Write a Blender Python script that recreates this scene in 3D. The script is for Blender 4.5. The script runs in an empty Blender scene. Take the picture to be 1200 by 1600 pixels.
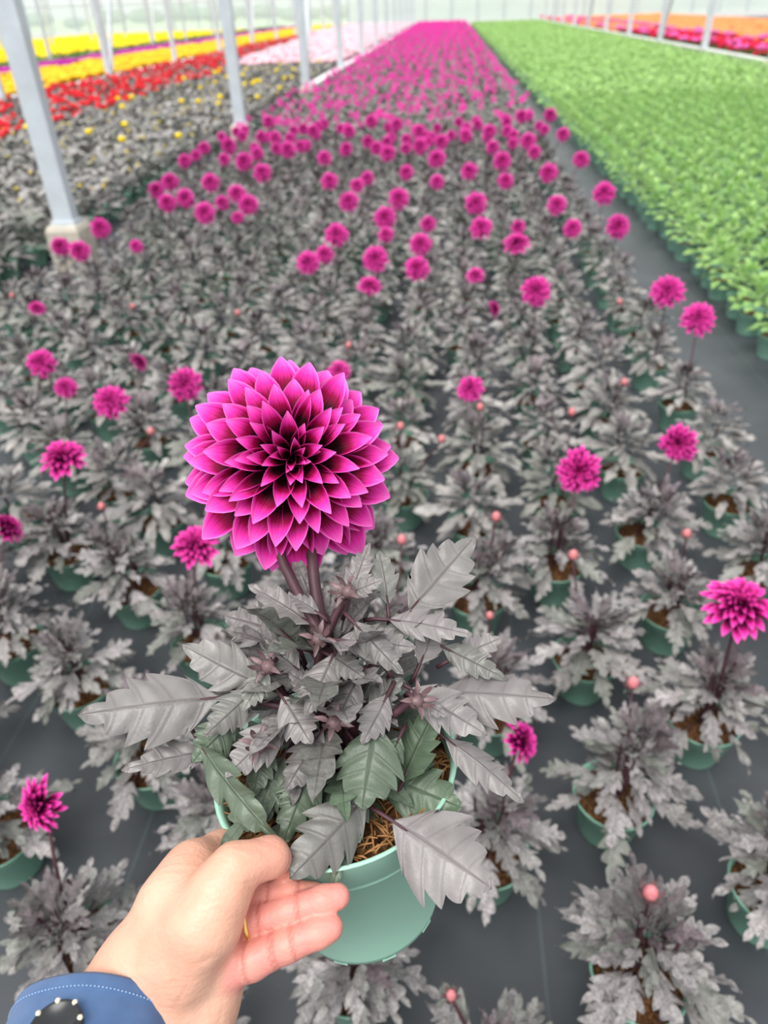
import bpy, math, random
import numpy as np
from mathutils import Vector, Matrix

random.seed(7)
RNG = np.random.default_rng(11)
SC = bpy.context.scene
COL = SC.collection
PI = math.pi

# ---------------------------------------------------------------- camera
F_PX, CAM_H = 1109.0, 1.45
PITCH, ROLL, YAW = math.radians(35.5), math.radians(2.0), math.radians(5.6)


def unit(v):
    v = np.asarray(v, float)
    return v / (np.linalg.norm(v) + 1e-12)


def yawed(v):
    c, s = math.cos(YAW), math.sin(YAW)
    return np.array([v[0] * c - v[1] * s, v[0] * s + v[1] * c, v[2]])


_fw = np.array([0, math.cos(PITCH), -math.sin(PITCH)])
_up = np.array([0, math.sin(PITCH), math.cos(PITCH)])
_rt = np.array([1.0, 0, 0])
FW = yawed(_fw)
RT = yawed(_rt * math.cos(ROLL) - _up * math.sin(ROLL))
UP = yawed(_rt * math.sin(ROLL) + _up * math.cos(ROLL))
EYE = np.array([0, 0, CAM_H])
ZUP = np.array([0, 0, 1.0])


def at(px, py, depth):
    """point in the place seen at photo pixel px,py, depth metres ahead of the lens"""
    return EYE + depth * (FW + RT * (px - 600) / F_PX + UP * (800 - py) / F_PX)


def at_z(px, py, z):
    d = FW + RT * (px - 600) / F_PX + UP * (800 - py) / F_PX
    return EYE + d * ((z - CAM_H) / d[2])


def proj(p):
    q = np.asarray(p, float) - EYE
    w = q @ FW
    return 600 + F_PX * (q @ RT) / w, 800 - F_PX * (q @ UP) / w, w


def in_view(p, mx=60, my=40):
    x, y, w = proj(p)
    return w > 0.05 and -mx < x < 1200 + mx and -my < y < 1600 + my


cam = bpy.data.cameras.new('camera')
camo = bpy.data.objects.new('camera', cam)
COL.objects.link(camo)
mw = Matrix.Identity(4)
for i in range(3):
    mw[i][0], mw[i][1], mw[i][2], mw[i][3] = RT[i], UP[i], -FW[i], EYE[i]
camo.matrix_world = mw
cam.sensor_fit = 'VERTICAL'
cam.sensor_height = 24.0
cam.lens = F_PX / 1600 * 24.0
cam.clip_start, cam.clip_end = 0.02, 900
cam.dof.use_dof = True
cam.dof.focus_distance = 0.45
cam.dof.aperture_fstop = cam.lens / 3.6
SC.camera = camo

# ---------------------------------------------------------------- world, light, exposure
world = bpy.data.worlds.new('overcast_sky')
SC.world = world
world.use_nodes = True
bg = world.node_tree.nodes['Background']
bg.inputs[0].default_value = (0.94, 0.97, 1.0, 1)
bg.inputs[1].default_value = 0.84
sun = bpy.data.lights.new('hazy_sun', 'SUN')
sun.energy = 2.9
sun.angle = math.radians(38)
sun.color = (1.0, 0.97, 0.93)
suno = bpy.data.objects.new('hazy_sun', sun)
COL.objects.link(suno)
suno.rotation_euler = (math.radians(24), math.radians(-14), 0)
vs = SC.view_settings
vs.view_transform = 'Standard'
vs.look = 'None'
vs.gamma = 1.0
vs.exposure = 0.38
vs.use_curve_mapping = False


# ---------------------------------------------------------------- materials
def srgb(r, g, b):
    f = lambda c: c / 12.92 if c <= 0.04045 else ((c + 0.055) / 1.055) ** 2.4
    return (f(r / 255), f(g / 255), f(b / 255), 1)


class NT:
    def __init__(s, name):
        s.m = bpy.data.materials.new(name)
        s.m.use_nodes = True
        s.t = s.m.node_tree
        s.b = s.t.nodes['Principled BSDF']

    def n(s, kind, **kw):
        nd = s.t.nodes.new(kind)
        for k, v in kw.items():
            if k.startswith('i_'):
                key = k[2:]
                nd.inputs[int(key) if key.isdigit() else key].default_value = v
            else:
                setattr(nd, k, v)
        return nd

    def l(s, a, b):
        s.t.links.new(a, b)

    def math(s, op, a, b=None, clamp=False):
        nd = s.n('ShaderNodeMath', operation=op)
        nd.use_clamp = clamp
        for i, x in enumerate((a, b)):
            if x is None:
                continue
            if isinstance(x, (int, float)):
                nd.inputs[i].default_value = x
            else:
                s.l(x, nd.inputs[i])
        return nd.outputs[0]

    def mix(s, fac, a, b, blend='MIX'):
        nd = s.n('ShaderNodeMix', data_type='RGBA', blend_type=blend)
        for i, x in ((0, fac), (6, a), (7, b)):
            if isinstance(x, (int, float, tuple)):
                nd.inputs[i].default_value = x
            else:
                s.l(x, nd.inputs[i])
        return nd.outputs[2]

    def noise(s, scale, detail=3, coord='Object', rough=0.55):
        tc = s.n('ShaderNodeTexCoord')
        nz = s.n('ShaderNodeTexNoise')
        nz.inputs['Scale'].default_value = scale
        nz.inputs['Detail'].default_value = detail
        nz.inputs['Roughness'].default_value = rough
        s.l(tc.outputs[coord], nz.inputs['Vector'])
        return nz.outputs[0]

    def ramp(s, fac, stops):
        r = s.n('ShaderNodeValToRGB')
        e = r.color_ramp.elements
        e[0].position, e[0].color = stops[0]
        e[1].position, e[1].color = stops[-1]
        for p, c in stops[1:-1]:
            x = e.new(p)
            x.color = c
        s.l(fac, r.inputs[0])
        return r.outputs[0]

    def bump(s, h, strength, dist=0.001):
        b = s.n('ShaderNodeBump')
        b.inputs['Strength'].default_value = strength
        b.inputs['Distance'].default_value = dist
        s.l(h, b.inputs['Height'])
        s.l(b.outputs[0], s.b.inputs['Normal'])

    def base(s, c):
        if isinstance(c, tuple):
            s.b.inputs['Base Color'].default_value = c
        else:
            s.l(c, s.b.inputs['Base Color'])

    def set(s, rough=0.5, spec=0.5, **kw):
        s.b.inputs['Roughness'].default_value = rough
        s.b.inputs['Specular IOR Level'].default_value = spec
        for k, v in kw.items():
            s.b.inputs[k].default_value = v
        return s

    def translucent(s, color, fac):
        tr = s.n('ShaderNodeBsdfTranslucent')
        if isinstance(color, tuple):
            tr.inputs[0].default_value = color
        else:
            s.l(color, tr.inputs[0])
        mx = s.n('ShaderNodeMixShader')
        mx.inputs[0].default_value = fac
        s.l(s.b.outputs[0], mx.inputs[1])
        s.l(tr.outputs[0], mx.inputs[2])
        out = s.t.nodes['Material Output']
        s.l(mx.outputs[0], out.inputs[0])


def plain(name, col, rough=0.5, spec=0.5, var=0.15, scale=20, bump=0.0):
    k = NT(name)
    nz = k.noise(scale)
    lo = tuple(c * (1 - var) for c in col[:3]) + (1,)
    hi = tuple(min(1, c * (1 + var)) for c in col[:3]) + (1,)
    k.base(k.ramp(nz, [(0.3, lo), (0.7, hi)]))
    k.set(rough, spec)
    if bump:
        k.bump(nz, bump)
    return k.m


def leaf_material(name, c_lo, c_hi, c_green, vein, green_bias=0.0, rough=0.42, transl=0.0, veins=5.0, fine=True):
    k = NT(name)
    tc = k.n('ShaderNodeTexCoord')
    sp = k.n('ShaderNodeSeparateXYZ')
    k.l(tc.outputs['UV'], sp.inputs[0])
    u, v = sp.outputs[0], sp.outputs[1]
    oi = k.n('ShaderNodeObjectInfo')
    nz = k.noise(18)
    c = k.ramp(nz, [(0.32, c_lo), (0.68, c_hi)])
    g = k.math('ADD', k.math('MULTIPLY', k.math('POWER', oi.outputs['Random'], 2.5), 0.75), green_bias)
    nz2 = k.noise(9)
    g = k.math('MULTIPLY', g, k.math('MULTIPLY', nz2, 1.6), clamp=True)
    c = k.mix(g, c, c_green)
    if fine:
        au = k.math('ABSOLUTE', k.math('SUBTRACT', u, 0.5))
        mid = k.math('SUBTRACT', 1.0, k.math('MULTIPLY', au, 22.0), clamp=True)
        fr = k.math('ABSOLUTE', k.math('SUBTRACT', k.math('FRACT', k.math('SUBTRACT', k.math('MULTIPLY', v, veins), 0.2)), 0.5))
        lat = k.math('SUBTRACT', 1.0, k.math('MULTIPLY', fr, 9.0), clamp=True)
        vv = k.math('MAXIMUM', mid, k.math('MULTIPLY', lat, 0.4))
        c = k.mix(k.math('MULTIPLY', vv, 0.5), c, vein)
        br = k.math('ADD', k.math('MULTIPLY', k.math('FRACT', k.math('MULTIPLY', oi.outputs['Random'], 7.31)), 0.45), 0.72)
        cbv = k.n('ShaderNodeCombineColor')
        for q_ in range(3):
            k.l(br, cbv.inputs[q_])
        c = k.mix(1.0, c, cbv.outputs[0], 'MULTIPLY')
        n3 = k.noise(420, 2)
        h = k.math('SUBTRACT', k.math('MULTIPLY', n3, 0.35), vv)
        k.bump(h, 0.55, 0.0012)
    k.base(c)
    k.set(rough, 0.45)
    if transl:
        k.translucent(c, transl)
    return k.m


M = {}
M['leaf'] = leaf_material('dark_dahlia_leaf', srgb(106, 101, 101), srgb(150, 145, 143), srgb(90, 108, 86), srgb(72, 58, 62))
M['leaf_green'] = leaf_material('greenish_dahlia_leaf', srgb(82, 92, 80), srgb(106, 118, 102), srgb(84, 112, 78), srgb(62, 74, 58), 0.2)
M['leaf_bed'] = leaf_material('bed_dahlia_leaf', srgb(118, 114, 115), srgb(178, 172, 171), srgb(92, 106, 88), srgb(82, 74, 76), 0.0, veins=4)
M['leaf_young'] = leaf_material('young_purple_leaf', srgb(82, 72, 76), srgb(124, 112, 116), srgb(92, 96, 90), srgb(70, 54, 60), 0.0, veins=4)
M['leaf_far'] = leaf_material('far_dahlia_leaf', srgb(110, 107, 106), srgb(172, 167, 164), srgb(96, 106, 90), srgb(82, 74, 76), 0.0, fine=False)
M['green_leaf'] = leaf_material('fresh_green_leaf', srgb(130, 174, 90), srgb(190, 222, 142), srgb(150, 198, 120), srgb(150, 200, 110), 0.0, transl=0.25, fine=False)
M['green_far'] = leaf_material('fresh_green_foliage', srgb(134, 178, 90), srgb(192, 222, 142), srgb(150, 198, 120), srgb(150, 200, 110), 0.0, transl=0.2, fine=False)


def petal_material(name, dark, mid, bright, pale, shift=0.0):
    k = NT(name)
    tc = k.n('ShaderNodeTexCoord')
    sp = k.n('ShaderNodeSeparateXYZ')
    k.l(tc.outputs['UV'], sp.inputs[0])
    u, v = sp.outputs[0], sp.outputs[1]
    au = k.math('MULTIPLY', k.math('ABSOLUTE', k.math('SUBTRACT', u, 0.5)), 2.0)
    # streaks that run along the petal
    cb = k.n('ShaderNodeCombineXYZ')
    k.l(k.math('MULTIPLY', u, 9.0), cb.inputs[0])
    k.l(k.math('MULTIPLY', v, 0.8), cb.inputs[1])
    st = k.n('ShaderNodeTexNoise')
    st.inputs['Scale'].default_value = 1.6
    st.inputs['Detail'].default_value = 2
    k.l(cb.outputs[0], st.inputs['Vector'])
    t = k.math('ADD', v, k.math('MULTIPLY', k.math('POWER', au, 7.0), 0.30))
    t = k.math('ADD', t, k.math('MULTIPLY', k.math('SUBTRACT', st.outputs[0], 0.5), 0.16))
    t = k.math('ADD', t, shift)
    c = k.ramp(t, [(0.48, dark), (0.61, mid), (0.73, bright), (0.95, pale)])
    k.base(c)
    k.set(0.6, 0.12)
    h = k.math('MULTIPLY', st.outputs[0], 1.0)
    k.bump(h, 0.25, 0.0008)
    k.translucent(c, 0.12)
    return k.m


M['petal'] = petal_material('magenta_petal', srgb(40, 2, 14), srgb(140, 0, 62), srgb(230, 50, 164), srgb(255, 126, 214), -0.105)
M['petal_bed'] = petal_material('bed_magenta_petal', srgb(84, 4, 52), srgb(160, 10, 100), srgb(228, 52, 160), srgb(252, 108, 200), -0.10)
M['core'] = plain('dark_bloom_centre', srgb(58, 6, 30), 0.6, 0.2, 0.4, 300)
M['stem'] = plain('purple_stem', srgb(70, 40, 48), 0.55, 0.5, 0.25, 60)
M['bud'] = plain('pink_bud', srgb(204, 122, 126), 0.5, 0.4, 0.3, 150)
M['sepal'] = plain('brown_sepal', srgb(112, 88, 90), 0.45, 0.5, 0.3, 120)
M['pot'] = plain('green_plastic', srgb(140, 190, 168), 0.36, 0.5, 0.05, 8)
M['pot_held'] = plain('pale_green_plastic', srgb(160, 206, 184), 0.36, 0.5, 0.04, 10)


def soil_mat():
    k = NT('coir_soil')
    nz = k.noise(160, 5)
    k.base(k.ramp(nz, [(0.3, srgb(40, 26, 18)), (0.5, srgb(98, 66, 42)), (0.72, srgb(158, 118, 80))]))
    k.set(0.9, 0.1)
    k.bump(nz, 1.0, 0.006)
    return k.m


M['soil'] = soil_mat()
M['fibre'] = plain('coir_fibre', srgb(150, 108, 70), 0.85, 0.1, 0.35, 90)


def ground_mat():
    k = NT('woven_ground_cloth')
    n1 = k.noise(2.2, 4)
    c = k.ramp(n1, [(0.3, srgb(50, 53, 58)), (0.7, srgb(72, 75, 79))])
    tc = k.n('ShaderNodeTexCoord')
    w = k.n('ShaderNodeTexWave', wave_type='BANDS', bands_direction='X')
    w.inputs['Scale'].default_value = 120
    k.l(tc.outputs['Object'], w.inputs['Vector'])
    n2 = k.noise(38, 2)
    sp = k.ramp(n2, [(0.72, (0, 0, 0, 1)), (0.80, (1, 1, 1, 1))])
    c = k.mix(k.math('MULTIPLY', sp, 0.25), c, srgb(130, 126, 118))
    # faint pale lines woven into the cloth every half metre
    s2 = k.n('ShaderNodeSeparateXYZ')
    k.l(tc.outputs['Object'], s2.inputs[0])
    fr = k.math('ABSOLUTE', k.math('SUBTRACT', k.math('FRACT', k.math('MULTIPLY', s2.outputs[0], 2.4)), 0.5))
    line = k.math('LESS_THAN', fr, 0.008)
    c = k.mix(k.math('MULTIPLY', line, 0.10), c, srgb(120, 150, 140))
    k.base(c)
    k.set(0.42, 0.6)
    k.bump(w.outputs[1], 0.15, 0.001)
    return k.m


M['ground'] = ground_mat()
M['steel'] = plain('galvanised_steel', srgb(196, 204, 210), 0.42, 0.5, 0.10, 6)
M['concrete'] = plain('pale_concrete', srgb(196, 188, 174), 0.85, 0.2, 0.18, 18, 0.4)
M['white_paint'] = plain('white_painted_metal', srgb(232, 232, 230), 0.45, 0.4, 0.04, 4)
M['lawn'] = plain('outdoor_grass', srgb(186, 208, 156), 0.9, 0.1, 0.2, 0.3)
M['tree'] = plain('distant_tree_leaves', srgb(120, 142, 122), 0.9, 0.1, 0.25, 0.6)
M['bark'] = plain('distant_bark', srgb(110, 100, 90), 0.9, 0.1, 0.2, 3)


def pane_mat(name, clear):
    k = NT(name)
    k.base(plain_col := srgb(238, 243, 244))
    k.set(0.35, 0.4)
    tr = k.n('ShaderNodeBsdfTransparent')
    tl = k.n('ShaderNodeBsdfTranslucent')
    tl.inputs[0].default_value = srgb(245, 248, 250)
    m0 = k.n('ShaderNodeMixShader', i_0=0.6)
    k.l(k.b.outputs[0], m0.inputs[1])
    k.l(tl.outputs[0], m0.inputs[2])
    mx = k.n('ShaderNodeMixShader', i_0=clear)
    k.l(m0.outputs[0], mx.inputs[1])
    k.l(tr.outputs[0], mx.inputs[2])
    k.l(mx.outputs[0], k.t.nodes['Material Output'].inputs[0])
    return k.m


M['pane'] = pane_mat('hazy_greenhouse_pane', 0.55)
M['pane_white'] = pane_mat('whitewashed_pane', 0.22)


def fl(name, c, var=0.14):
    return plain(name, srgb(*c), 0.6, 0.2, var, 14)


M['f_yellow'] = fl('yellow_bloom', (250, 214, 20))
M['f_pale_yellow'] = fl('pale_yellow_bud', (214, 190, 84))
M['f_red'] = fl('red_bloom', (226, 34, 48))
M['f_gold'] = fl('golden_bloom', (250, 194, 40))
M['f_purple'] = fl('purple_bloom', (186, 48, 158))
M['f_blush'] = fl('blush_bloom', (250, 204, 214), 0.06)
M['f_orange'] = fl('orange_bloom', (248, 150, 92))
M['f_crimson'] = fl('crimson_bloom', (214, 26, 66))
M['f_pink'] = fl('pink_bloom', (246, 108, 188))
M['f_magenta'] = fl('far_magenta_bloom', (226, 50, 164), 0.22)
M['mid_green'] = plain('bed_green_leaf', srgb(88, 128, 66), 0.6, 0.3, 0.2, 10)


def skin_mat():
    k = NT('hand_skin')
    n1 = k.noise(28, 4)
    n2 = k.noise(260, 3)
    at_ = k.n('ShaderNodeAttribute', attribute_name='pink')
    cr = k.n('ShaderNodeAttribute', attribute_name='crease')
    c = k.ramp(n1, [(0.3, srgb(212, 158, 134)), (0.7, srgb(226, 178, 154))])
    c = k.mix(k.math('MULTIPLY', at_.outputs['Fac'], 0.85), c, srgb(218, 136, 128))
    c = k.mix(k.math('MULTIPLY', cr.outputs['Fac'], 0.4), c, srgb(170, 92, 82))
    k.base(c)
    k.set(0.46, 0.4)
    k.b.inputs['Subsurface Weight'].default_value = 0.12
    k.b.inputs['Subsurface Radius'].default_value = (0.008, 0.003, 0.002)
    k.b.inputs['Subsurface Scale'].default_value = 0.6
    vo = k.n('ShaderNodeTexVoronoi')
    vo.inputs['Scale'].default_value = 420
    tc = k.n('ShaderNodeTexCoord')
    k.l(tc.outputs['Object'], vo.inputs['Vector'])
    h = k.math('ADD', k.math('MULTIPLY', vo.outputs[0], 0.5), k.math('MULTIPLY', n2, 0.6))
    wr = k.n('ShaderNodeTexNoise', i_Scale=55.0, i_Detail=4.0)
    wr.inputs['Distortion'].default_value = 1.4
    mp = k.n('ShaderNodeMapping')
    mp.inputs['Rotation'].default_value = (0.3, 0.5, 0.6)
    mp.inputs['Scale'].default_value = (0.45, 1.6, 1.0)
    k.l(tc.outputs['Object'], mp.inputs['Vector'])
    k.l(mp.outputs[0], wr.inputs['Vector'])
    h = k.math('ADD', h, k.math('MULTIPLY', wr.outputs[0], 2.6))
    h = k.math('SUBTRACT', h, k.math('MULTIPLY', cr.outputs['Fac'], 2.6))
    k.bump(h, 0.34, 0.0010)
    return k.m


M['skin'] = skin_mat()


def denim():
    k = NT('blue_twill')
    tc = k.n('ShaderNodeTexCoord')
    w = k.n('ShaderNodeTexWave', wave_type='BANDS', bands_direction='X')
    w.inputs['Scale'].default_value = 80
    w.inputs['Distortion'].default_value = 0.6
    k.l(tc.outputs['UV'], w.inputs['Vector'])
    nz = k.noise(60, 3)
    c = k.ramp(k.math('ADD', k.math('MULTIPLY', w.outputs[1], 0.5), k.math('MULTIPLY', nz, 0.5)), [(0.2, srgb(58, 86, 130)), (0.8, srgb(98, 130, 174))])
    k.base(c)
    k.set(0.85, 0.15)
    k.b.inputs['Sheen Weight'].default_value = 0.2
    k.bump(w.outputs[1], 0.5, 0.0008)
    return k.m


M['denim'] = denim()
M['thread'] = plain('pale_thread', srgb(150, 178, 214), 0.8, 0.1, 0.1)
M['black'] = plain('black_dial', srgb(34, 36, 38), 0.3, 0.5, 0.2, 200)
M['cream'] = plain('cream_marker', srgb(236, 226, 196), 0.5, 0.3, 0.05)
M['gold'] = plain('gold', srgb(236, 200, 120), 0.25, 0.5, 0.05)
M['gold'].node_tree.nodes['Principled BSDF'].inputs['Metallic'].default_value = 0.9


# ---------------------------------------------------------------- geometry
class Geo:
    """triangles with uv per vertex and a material index per triangle"""

    def __init__(s, V=None, T=None, UV=None, MI=None):
        s.V = np.zeros((0, 3)) if V is None else np.asarray(V, float)
        s.T = np.zeros((0, 3), int) if T is None else np.asarray(T, int)
        s.UV = np.zeros((len(s.V), 2)) if UV is None else np.asarray(UV, float)
        s.MI = np.zeros(len(s.T), int) if MI is None else np.asarray(MI, int)

    def mat(s, i):
        return Geo(s.V, s.T, s.UV, np.full(len(s.T), i))

    def xf(s, m):
        m = np.asarray(m, float)
        return Geo(s.V @ m[:3, :3].T + m[:3, 3], s.T, s.UV, s.MI)

    def shift(s, d):
        return Geo(s.V + np.asarray(d, float), s.T, s.UV, s.MI)


def join(gs):
    gs = [g for g in gs if len(g.V)]
    if not gs:
        return Geo()
    o = np.cumsum([0] + [len(g.V) for g in gs])
    return Geo(np.concatenate([g.V for g in gs]), np.concatenate([g.T + o[i] for i, g in enumerate(gs)]),
               np.concatenate([g.UV for g in gs]), np.concatenate([g.MI for g in gs]))


def scatter(g, pos, rot, scl):
    """many copies of one Geo in one Geo: pos (n,3), rot about z (n), scl (n)"""
    n = len(pos)
    c, s_ = np.cos(rot), np.sin(rot)
    x = (g.V[None, :, 0] * c[:, None] - g.V[None, :, 1] * s_[:, None]) * scl[:, None] + pos[:, 0:1]
    y = (g.V[None, :, 0] * s_[:, None] + g.V[None, :, 1] * c[:, None]) * scl[:, None] + pos[:, 1:2]
    z = g.V[None, :, 2] * scl[:, None] + pos[:, 2:3]
    V = np.stack([x, y, z], -1).reshape(-1, 3)
    T = (g.T[None] + (np.arange(n) * len(g.V))[:, None, None]).reshape(-1, 3)
    return Geo(V, T, np.tile(g.UV, (n, 1)), np.tile(g.MI, n))


def mesh(name, g, mats, smooth=True):
    me = bpy.data.meshes.new(name)
    nv, nt = len(g.V), len(g.T)
    me.vertices.add(nv)
    me.vertices.foreach_set('co', g.V.ravel())
    me.loops.add(nt * 3)
    me.polygons.add(nt)
    me.polygons.foreach_set('loop_start', np.arange(nt) * 3)
    me.loops.foreach_set('vertex_index', g.T.ravel())
    me.polygons.foreach_set('material_index', g.MI)
    me.polygons.foreach_set('use_smooth', np.full(nt, smooth))
    uv = me.uv_layers.new(name='UVMap')
    uv.data.foreach_set('uv', g.UV[g.T.ravel()].ravel())
    for m in (mats if isinstance(mats, (list, tuple)) else [mats]):
        me.materials.append(M[m])
    me.update()
    me.validate()
    return me


def put(name, me, parent=None, mtx=None, kind=None):
    o = bpy.data.objects.new(name, me)
    COL.objects.link(o)
    if parent is not None:
        o.parent = parent
    if mtx is not None:
        o.matrix_basis = Matrix([list(map(float, r)) for r in mtx])
    if kind:
        o['kind'] = kind
    return o


def obj(name, g, mats, parent=None, mtx=None, smooth=True, kind=None):
    return put(name, mesh(name, g, mats, smooth), parent, mtx, kind)


def tag(o, label, cat, group=None):
    o['label'] = label
    o['category'] = cat
    if group:
        o['group'] = group
    return o


def thing(name, loc, label, cat, group=None, rz=0.0):
    o = bpy.data.objects.new(name, None)
    o.empty_display_size = 0.05
    COL.objects.link(o)
    o.location = [float(c) for c in loc]
    o.rotation_euler = (0, 0, rz)
    return tag(o, label, cat, group)


def struct(name, g, mats, parent=None, smooth=False):
    o = obj(name, g, mats, parent, None, smooth)
    if parent is None:
        o['kind'] = 'structure'
    return o


def grid_tris(n, m):
    """n x m vertex grid"""
    i = np.arange(n - 1)[:, None] * m + np.arange(m - 1)[None]
    i = i.ravel()
    return np.concatenate([np.stack([i, i + 1, i + m + 1], 1), np.stack([i, i + m + 1, i + m], 1)])


def tube(pts, rad, seg=8, caps=True):
    pts = np.asarray(pts, float)
    n = len(pts)
    rad = np.broadcast_to(np.asarray(rad, float), (n,))
    tang = np.gradient(pts, axis=0)
    ref = np.array([0.3, 0.9, 0.2])
    V, UV = [], []
    prev = None
    for i in range(n):
        t = unit(tang[i])
        a = ref - t * (ref @ t) if prev is None else prev - t * (prev @ t)
        a = unit(a)
        prev = a
        b = np.cross(t, a)
        th = np.linspace(0, 2 * PI, seg, endpoint=False)
        V.append(pts[i] + rad[i] * (np.cos(th)[:, None] * a + np.sin(th)[:, None] * b))
        UV.append(np.stack([th / (2 * PI), np.full(seg, i / max(1, n - 1))], 1))
    V = np.concatenate(V)
    UV = np.concatenate(UV)
    T = []
    for i in range(n - 1):
        for j in range(seg):
            a, b = i * seg + j, i * seg + (j + 1) % seg
            T += [(a, b, b + seg), (a, b + seg, a + seg)]
    if caps:
        for k in range(1, seg - 1):
            T.append((0, k + 1, k))
            o = (n - 1) * seg
            T.append((o, o + k, o + k + 1))
    return Geo(V, T, UV)


def lathe(prof, seg=24):
    prof = np.asarray(prof, float)
    th = np.linspace(0, 2 * PI, seg, endpoint=False)
    V = np.stack([prof[:, None, 0] * np.cos(th), prof[:, None, 0] * np.sin(th), np.repeat(prof[:, 1:2], seg, 1)], -1).reshape(-1, 3)
    T = []
    for i in range(len(prof) - 1):
        for j in range(seg):
            a, b = i * seg + j, i * seg + (j + 1) % seg
            T += [(a, b, b + seg), (a, b + seg, a + seg)]
    return Geo(V, T)


def box(x0, x1, y0, y1, z0, z1):
    V = [(x, y, z) for x in (x0, x1) for y in (y0, y1) for z in (z0, z1)]
    Q = [(0, 1, 3, 2), (4, 6, 7, 5), (0, 4, 5, 1), (2, 3, 7, 6), (0, 2, 6, 4), (1, 5, 7, 3)]
    T = [t for a, b, c, d in Q for t in ((a, b, c), (a, c, d))]
    return Geo(V, T)


def beam(p, q, w):
    """square bar from p to q"""
    p, q = np.asarray(p, float), np.asarray(q, float)
    d = unit(q - p)
    a = unit(np.cross(d, [0.05, 1, 0.02]))
    b = np.cross(d, a)
    V = [e + w / 2 * (sx * a + sy * b) for e in (p, q) for sx, sy in ((-1, -1), (1, -1), (1, 1), (-1, 1))]
    Q = [(0, 1, 5, 4), (1, 2, 6, 5), (2, 3, 7, 6), (3, 0, 4, 7), (3, 2, 1, 0), (4, 5, 6, 7)]
    return Geo(V, [t for a_, b_, c, d_ in Q for t in ((a_, b_, c), (a_, c, d_))])


def ball(r, c=(0, 0, 0), nu=8, nv=5, sq=(1, 1, 1)):
    th = np.linspace(0, PI, nv + 1)
    return lathe(np.stack([np.maximum(1e-5, np.sin(th)), -np.cos(th)], 1), nu).xf(np.diag([r * sq[0], r * sq[1], r * sq[2], 1])).shift(c)


def frame(base, y_dir, z_dir, s=1.0):
    """matrix with local y along y_dir, local z towards z_dir"""
    y = unit(y_dir)
    z = np.asarray(z_dir, float)
    z = unit(z - y * (z @ y))
    x = np.cross(y, z)
    m = np.eye(4)
    m[:3, 0], m[:3, 1], m[:3, 2], m[:3, 3] = x * s, y * s, z * s, base
    return m


def leaf_geo(L=1.0, W=0.6, K=6, per=4, cols=3, depth=0.3, lob=0.0, droop=0.15, fold=0.15, wave=0.03, twist=0.0, fat=0.8, curl=0.0, petiole=0.0, pw=0.02, seed=0):
    """toothed leaf: local y to the tip, z the upper face"""
    r = np.random.default_rng(seed)
    n = K * per + 1
    v = np.linspace(0, 1, n)
    v_rib = np.interp(v, np.linspace(0, 1, K + 1), np.concatenate([[0], np.arange(1, K) / K + r.normal(0, 0.10 / K, K - 1), [1]]))
    env = np.sin(PI * np.clip(v, 0.0, 1) ** fat) ** 0.85 * (1 - 0.25 * v)
    env[0] = 0.03
    env[-1] = 0.0
    env = env / env.max()
    saw = (v * K) % 1.0
    saw = np.where(saw < 0.70, (saw / 0.70) ** 0.85, ((1 - saw) / 0.30) ** 0.8)
    saw[-1] = 1
    jit = 1 + 0.14 * r.standard_normal(K + 1)
    d = depth * np.interp(v * K, np.arange(K + 1), jit)
    hw = 0.5 * W * env * (1 - d * (1 - saw))
    if lob:
        hw *= 1 - lob * (0.5 + 0.5 * np.cos(2 * PI * (v * 2.6 - 0.25))) * (v < 0.75)
    us = np.linspace(-1, 1, 2 * cols + 1)
    U, Vv = np.meshgrid(us, v)
    TO = saw[:, None] * np.abs(U) ** 3 * 0.05 * L * (1 - Vv ** 4)
    HW = hw[:, None] * np.ones_like(U)
    x = U * HW
    fwd = np.abs(U) * HW * 0.75 * (1 - Vv)
    y = v_rib[:, None] * L + fwd + TO - 0.10 * W * np.sin(PI * np.minimum(1, Vv * 3)) * np.abs(U) * (Vv < 0.33)
    z = fold * np.abs(x) - droop * L * Vv ** 2 + wave * L * np.sin(2 * PI * K * Vv * 0.5 + r.uniform(0, 6)) * U ** 2 * np.sign(U + 0.01)
    z = z + 0.012 * L * np.cos(2 * PI * (K * Vv - 0.2)) * np.abs(U) * (1 - np.abs(U)) * 4
    z = z - curl * HW * U ** 2
    if twist:
        a = twist * Vv
        x, z = x * np.cos(a) - z * np.sin(a), x * np.sin(a) + z * np.cos(a)
    V = np.stack([x, y, z], -1).reshape(-1, 3)
    UV = np.stack([U * 0.5 + 0.5, Vv], -1).reshape(-1, 2)
    g = Geo(V, grid_tris(n, len(us)), UV)
    # flip so that the normal is +z
    g.T = g.T[:, ::-1]
    if petiole:
        st = tube([(0, -petiole, -petiole * 0.25), (0, -petiole * 0.5, -petiole * 0.05), (0, 0.02 * L, -0.004 * L), (0, 0.35 * L, -pw * 0.6 - droop * L * 0.12)], [pw, pw * 0.9, pw * 0.8, pw * 0.25], 5).mat(1)
        g = join([g, st])
    return g


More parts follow.
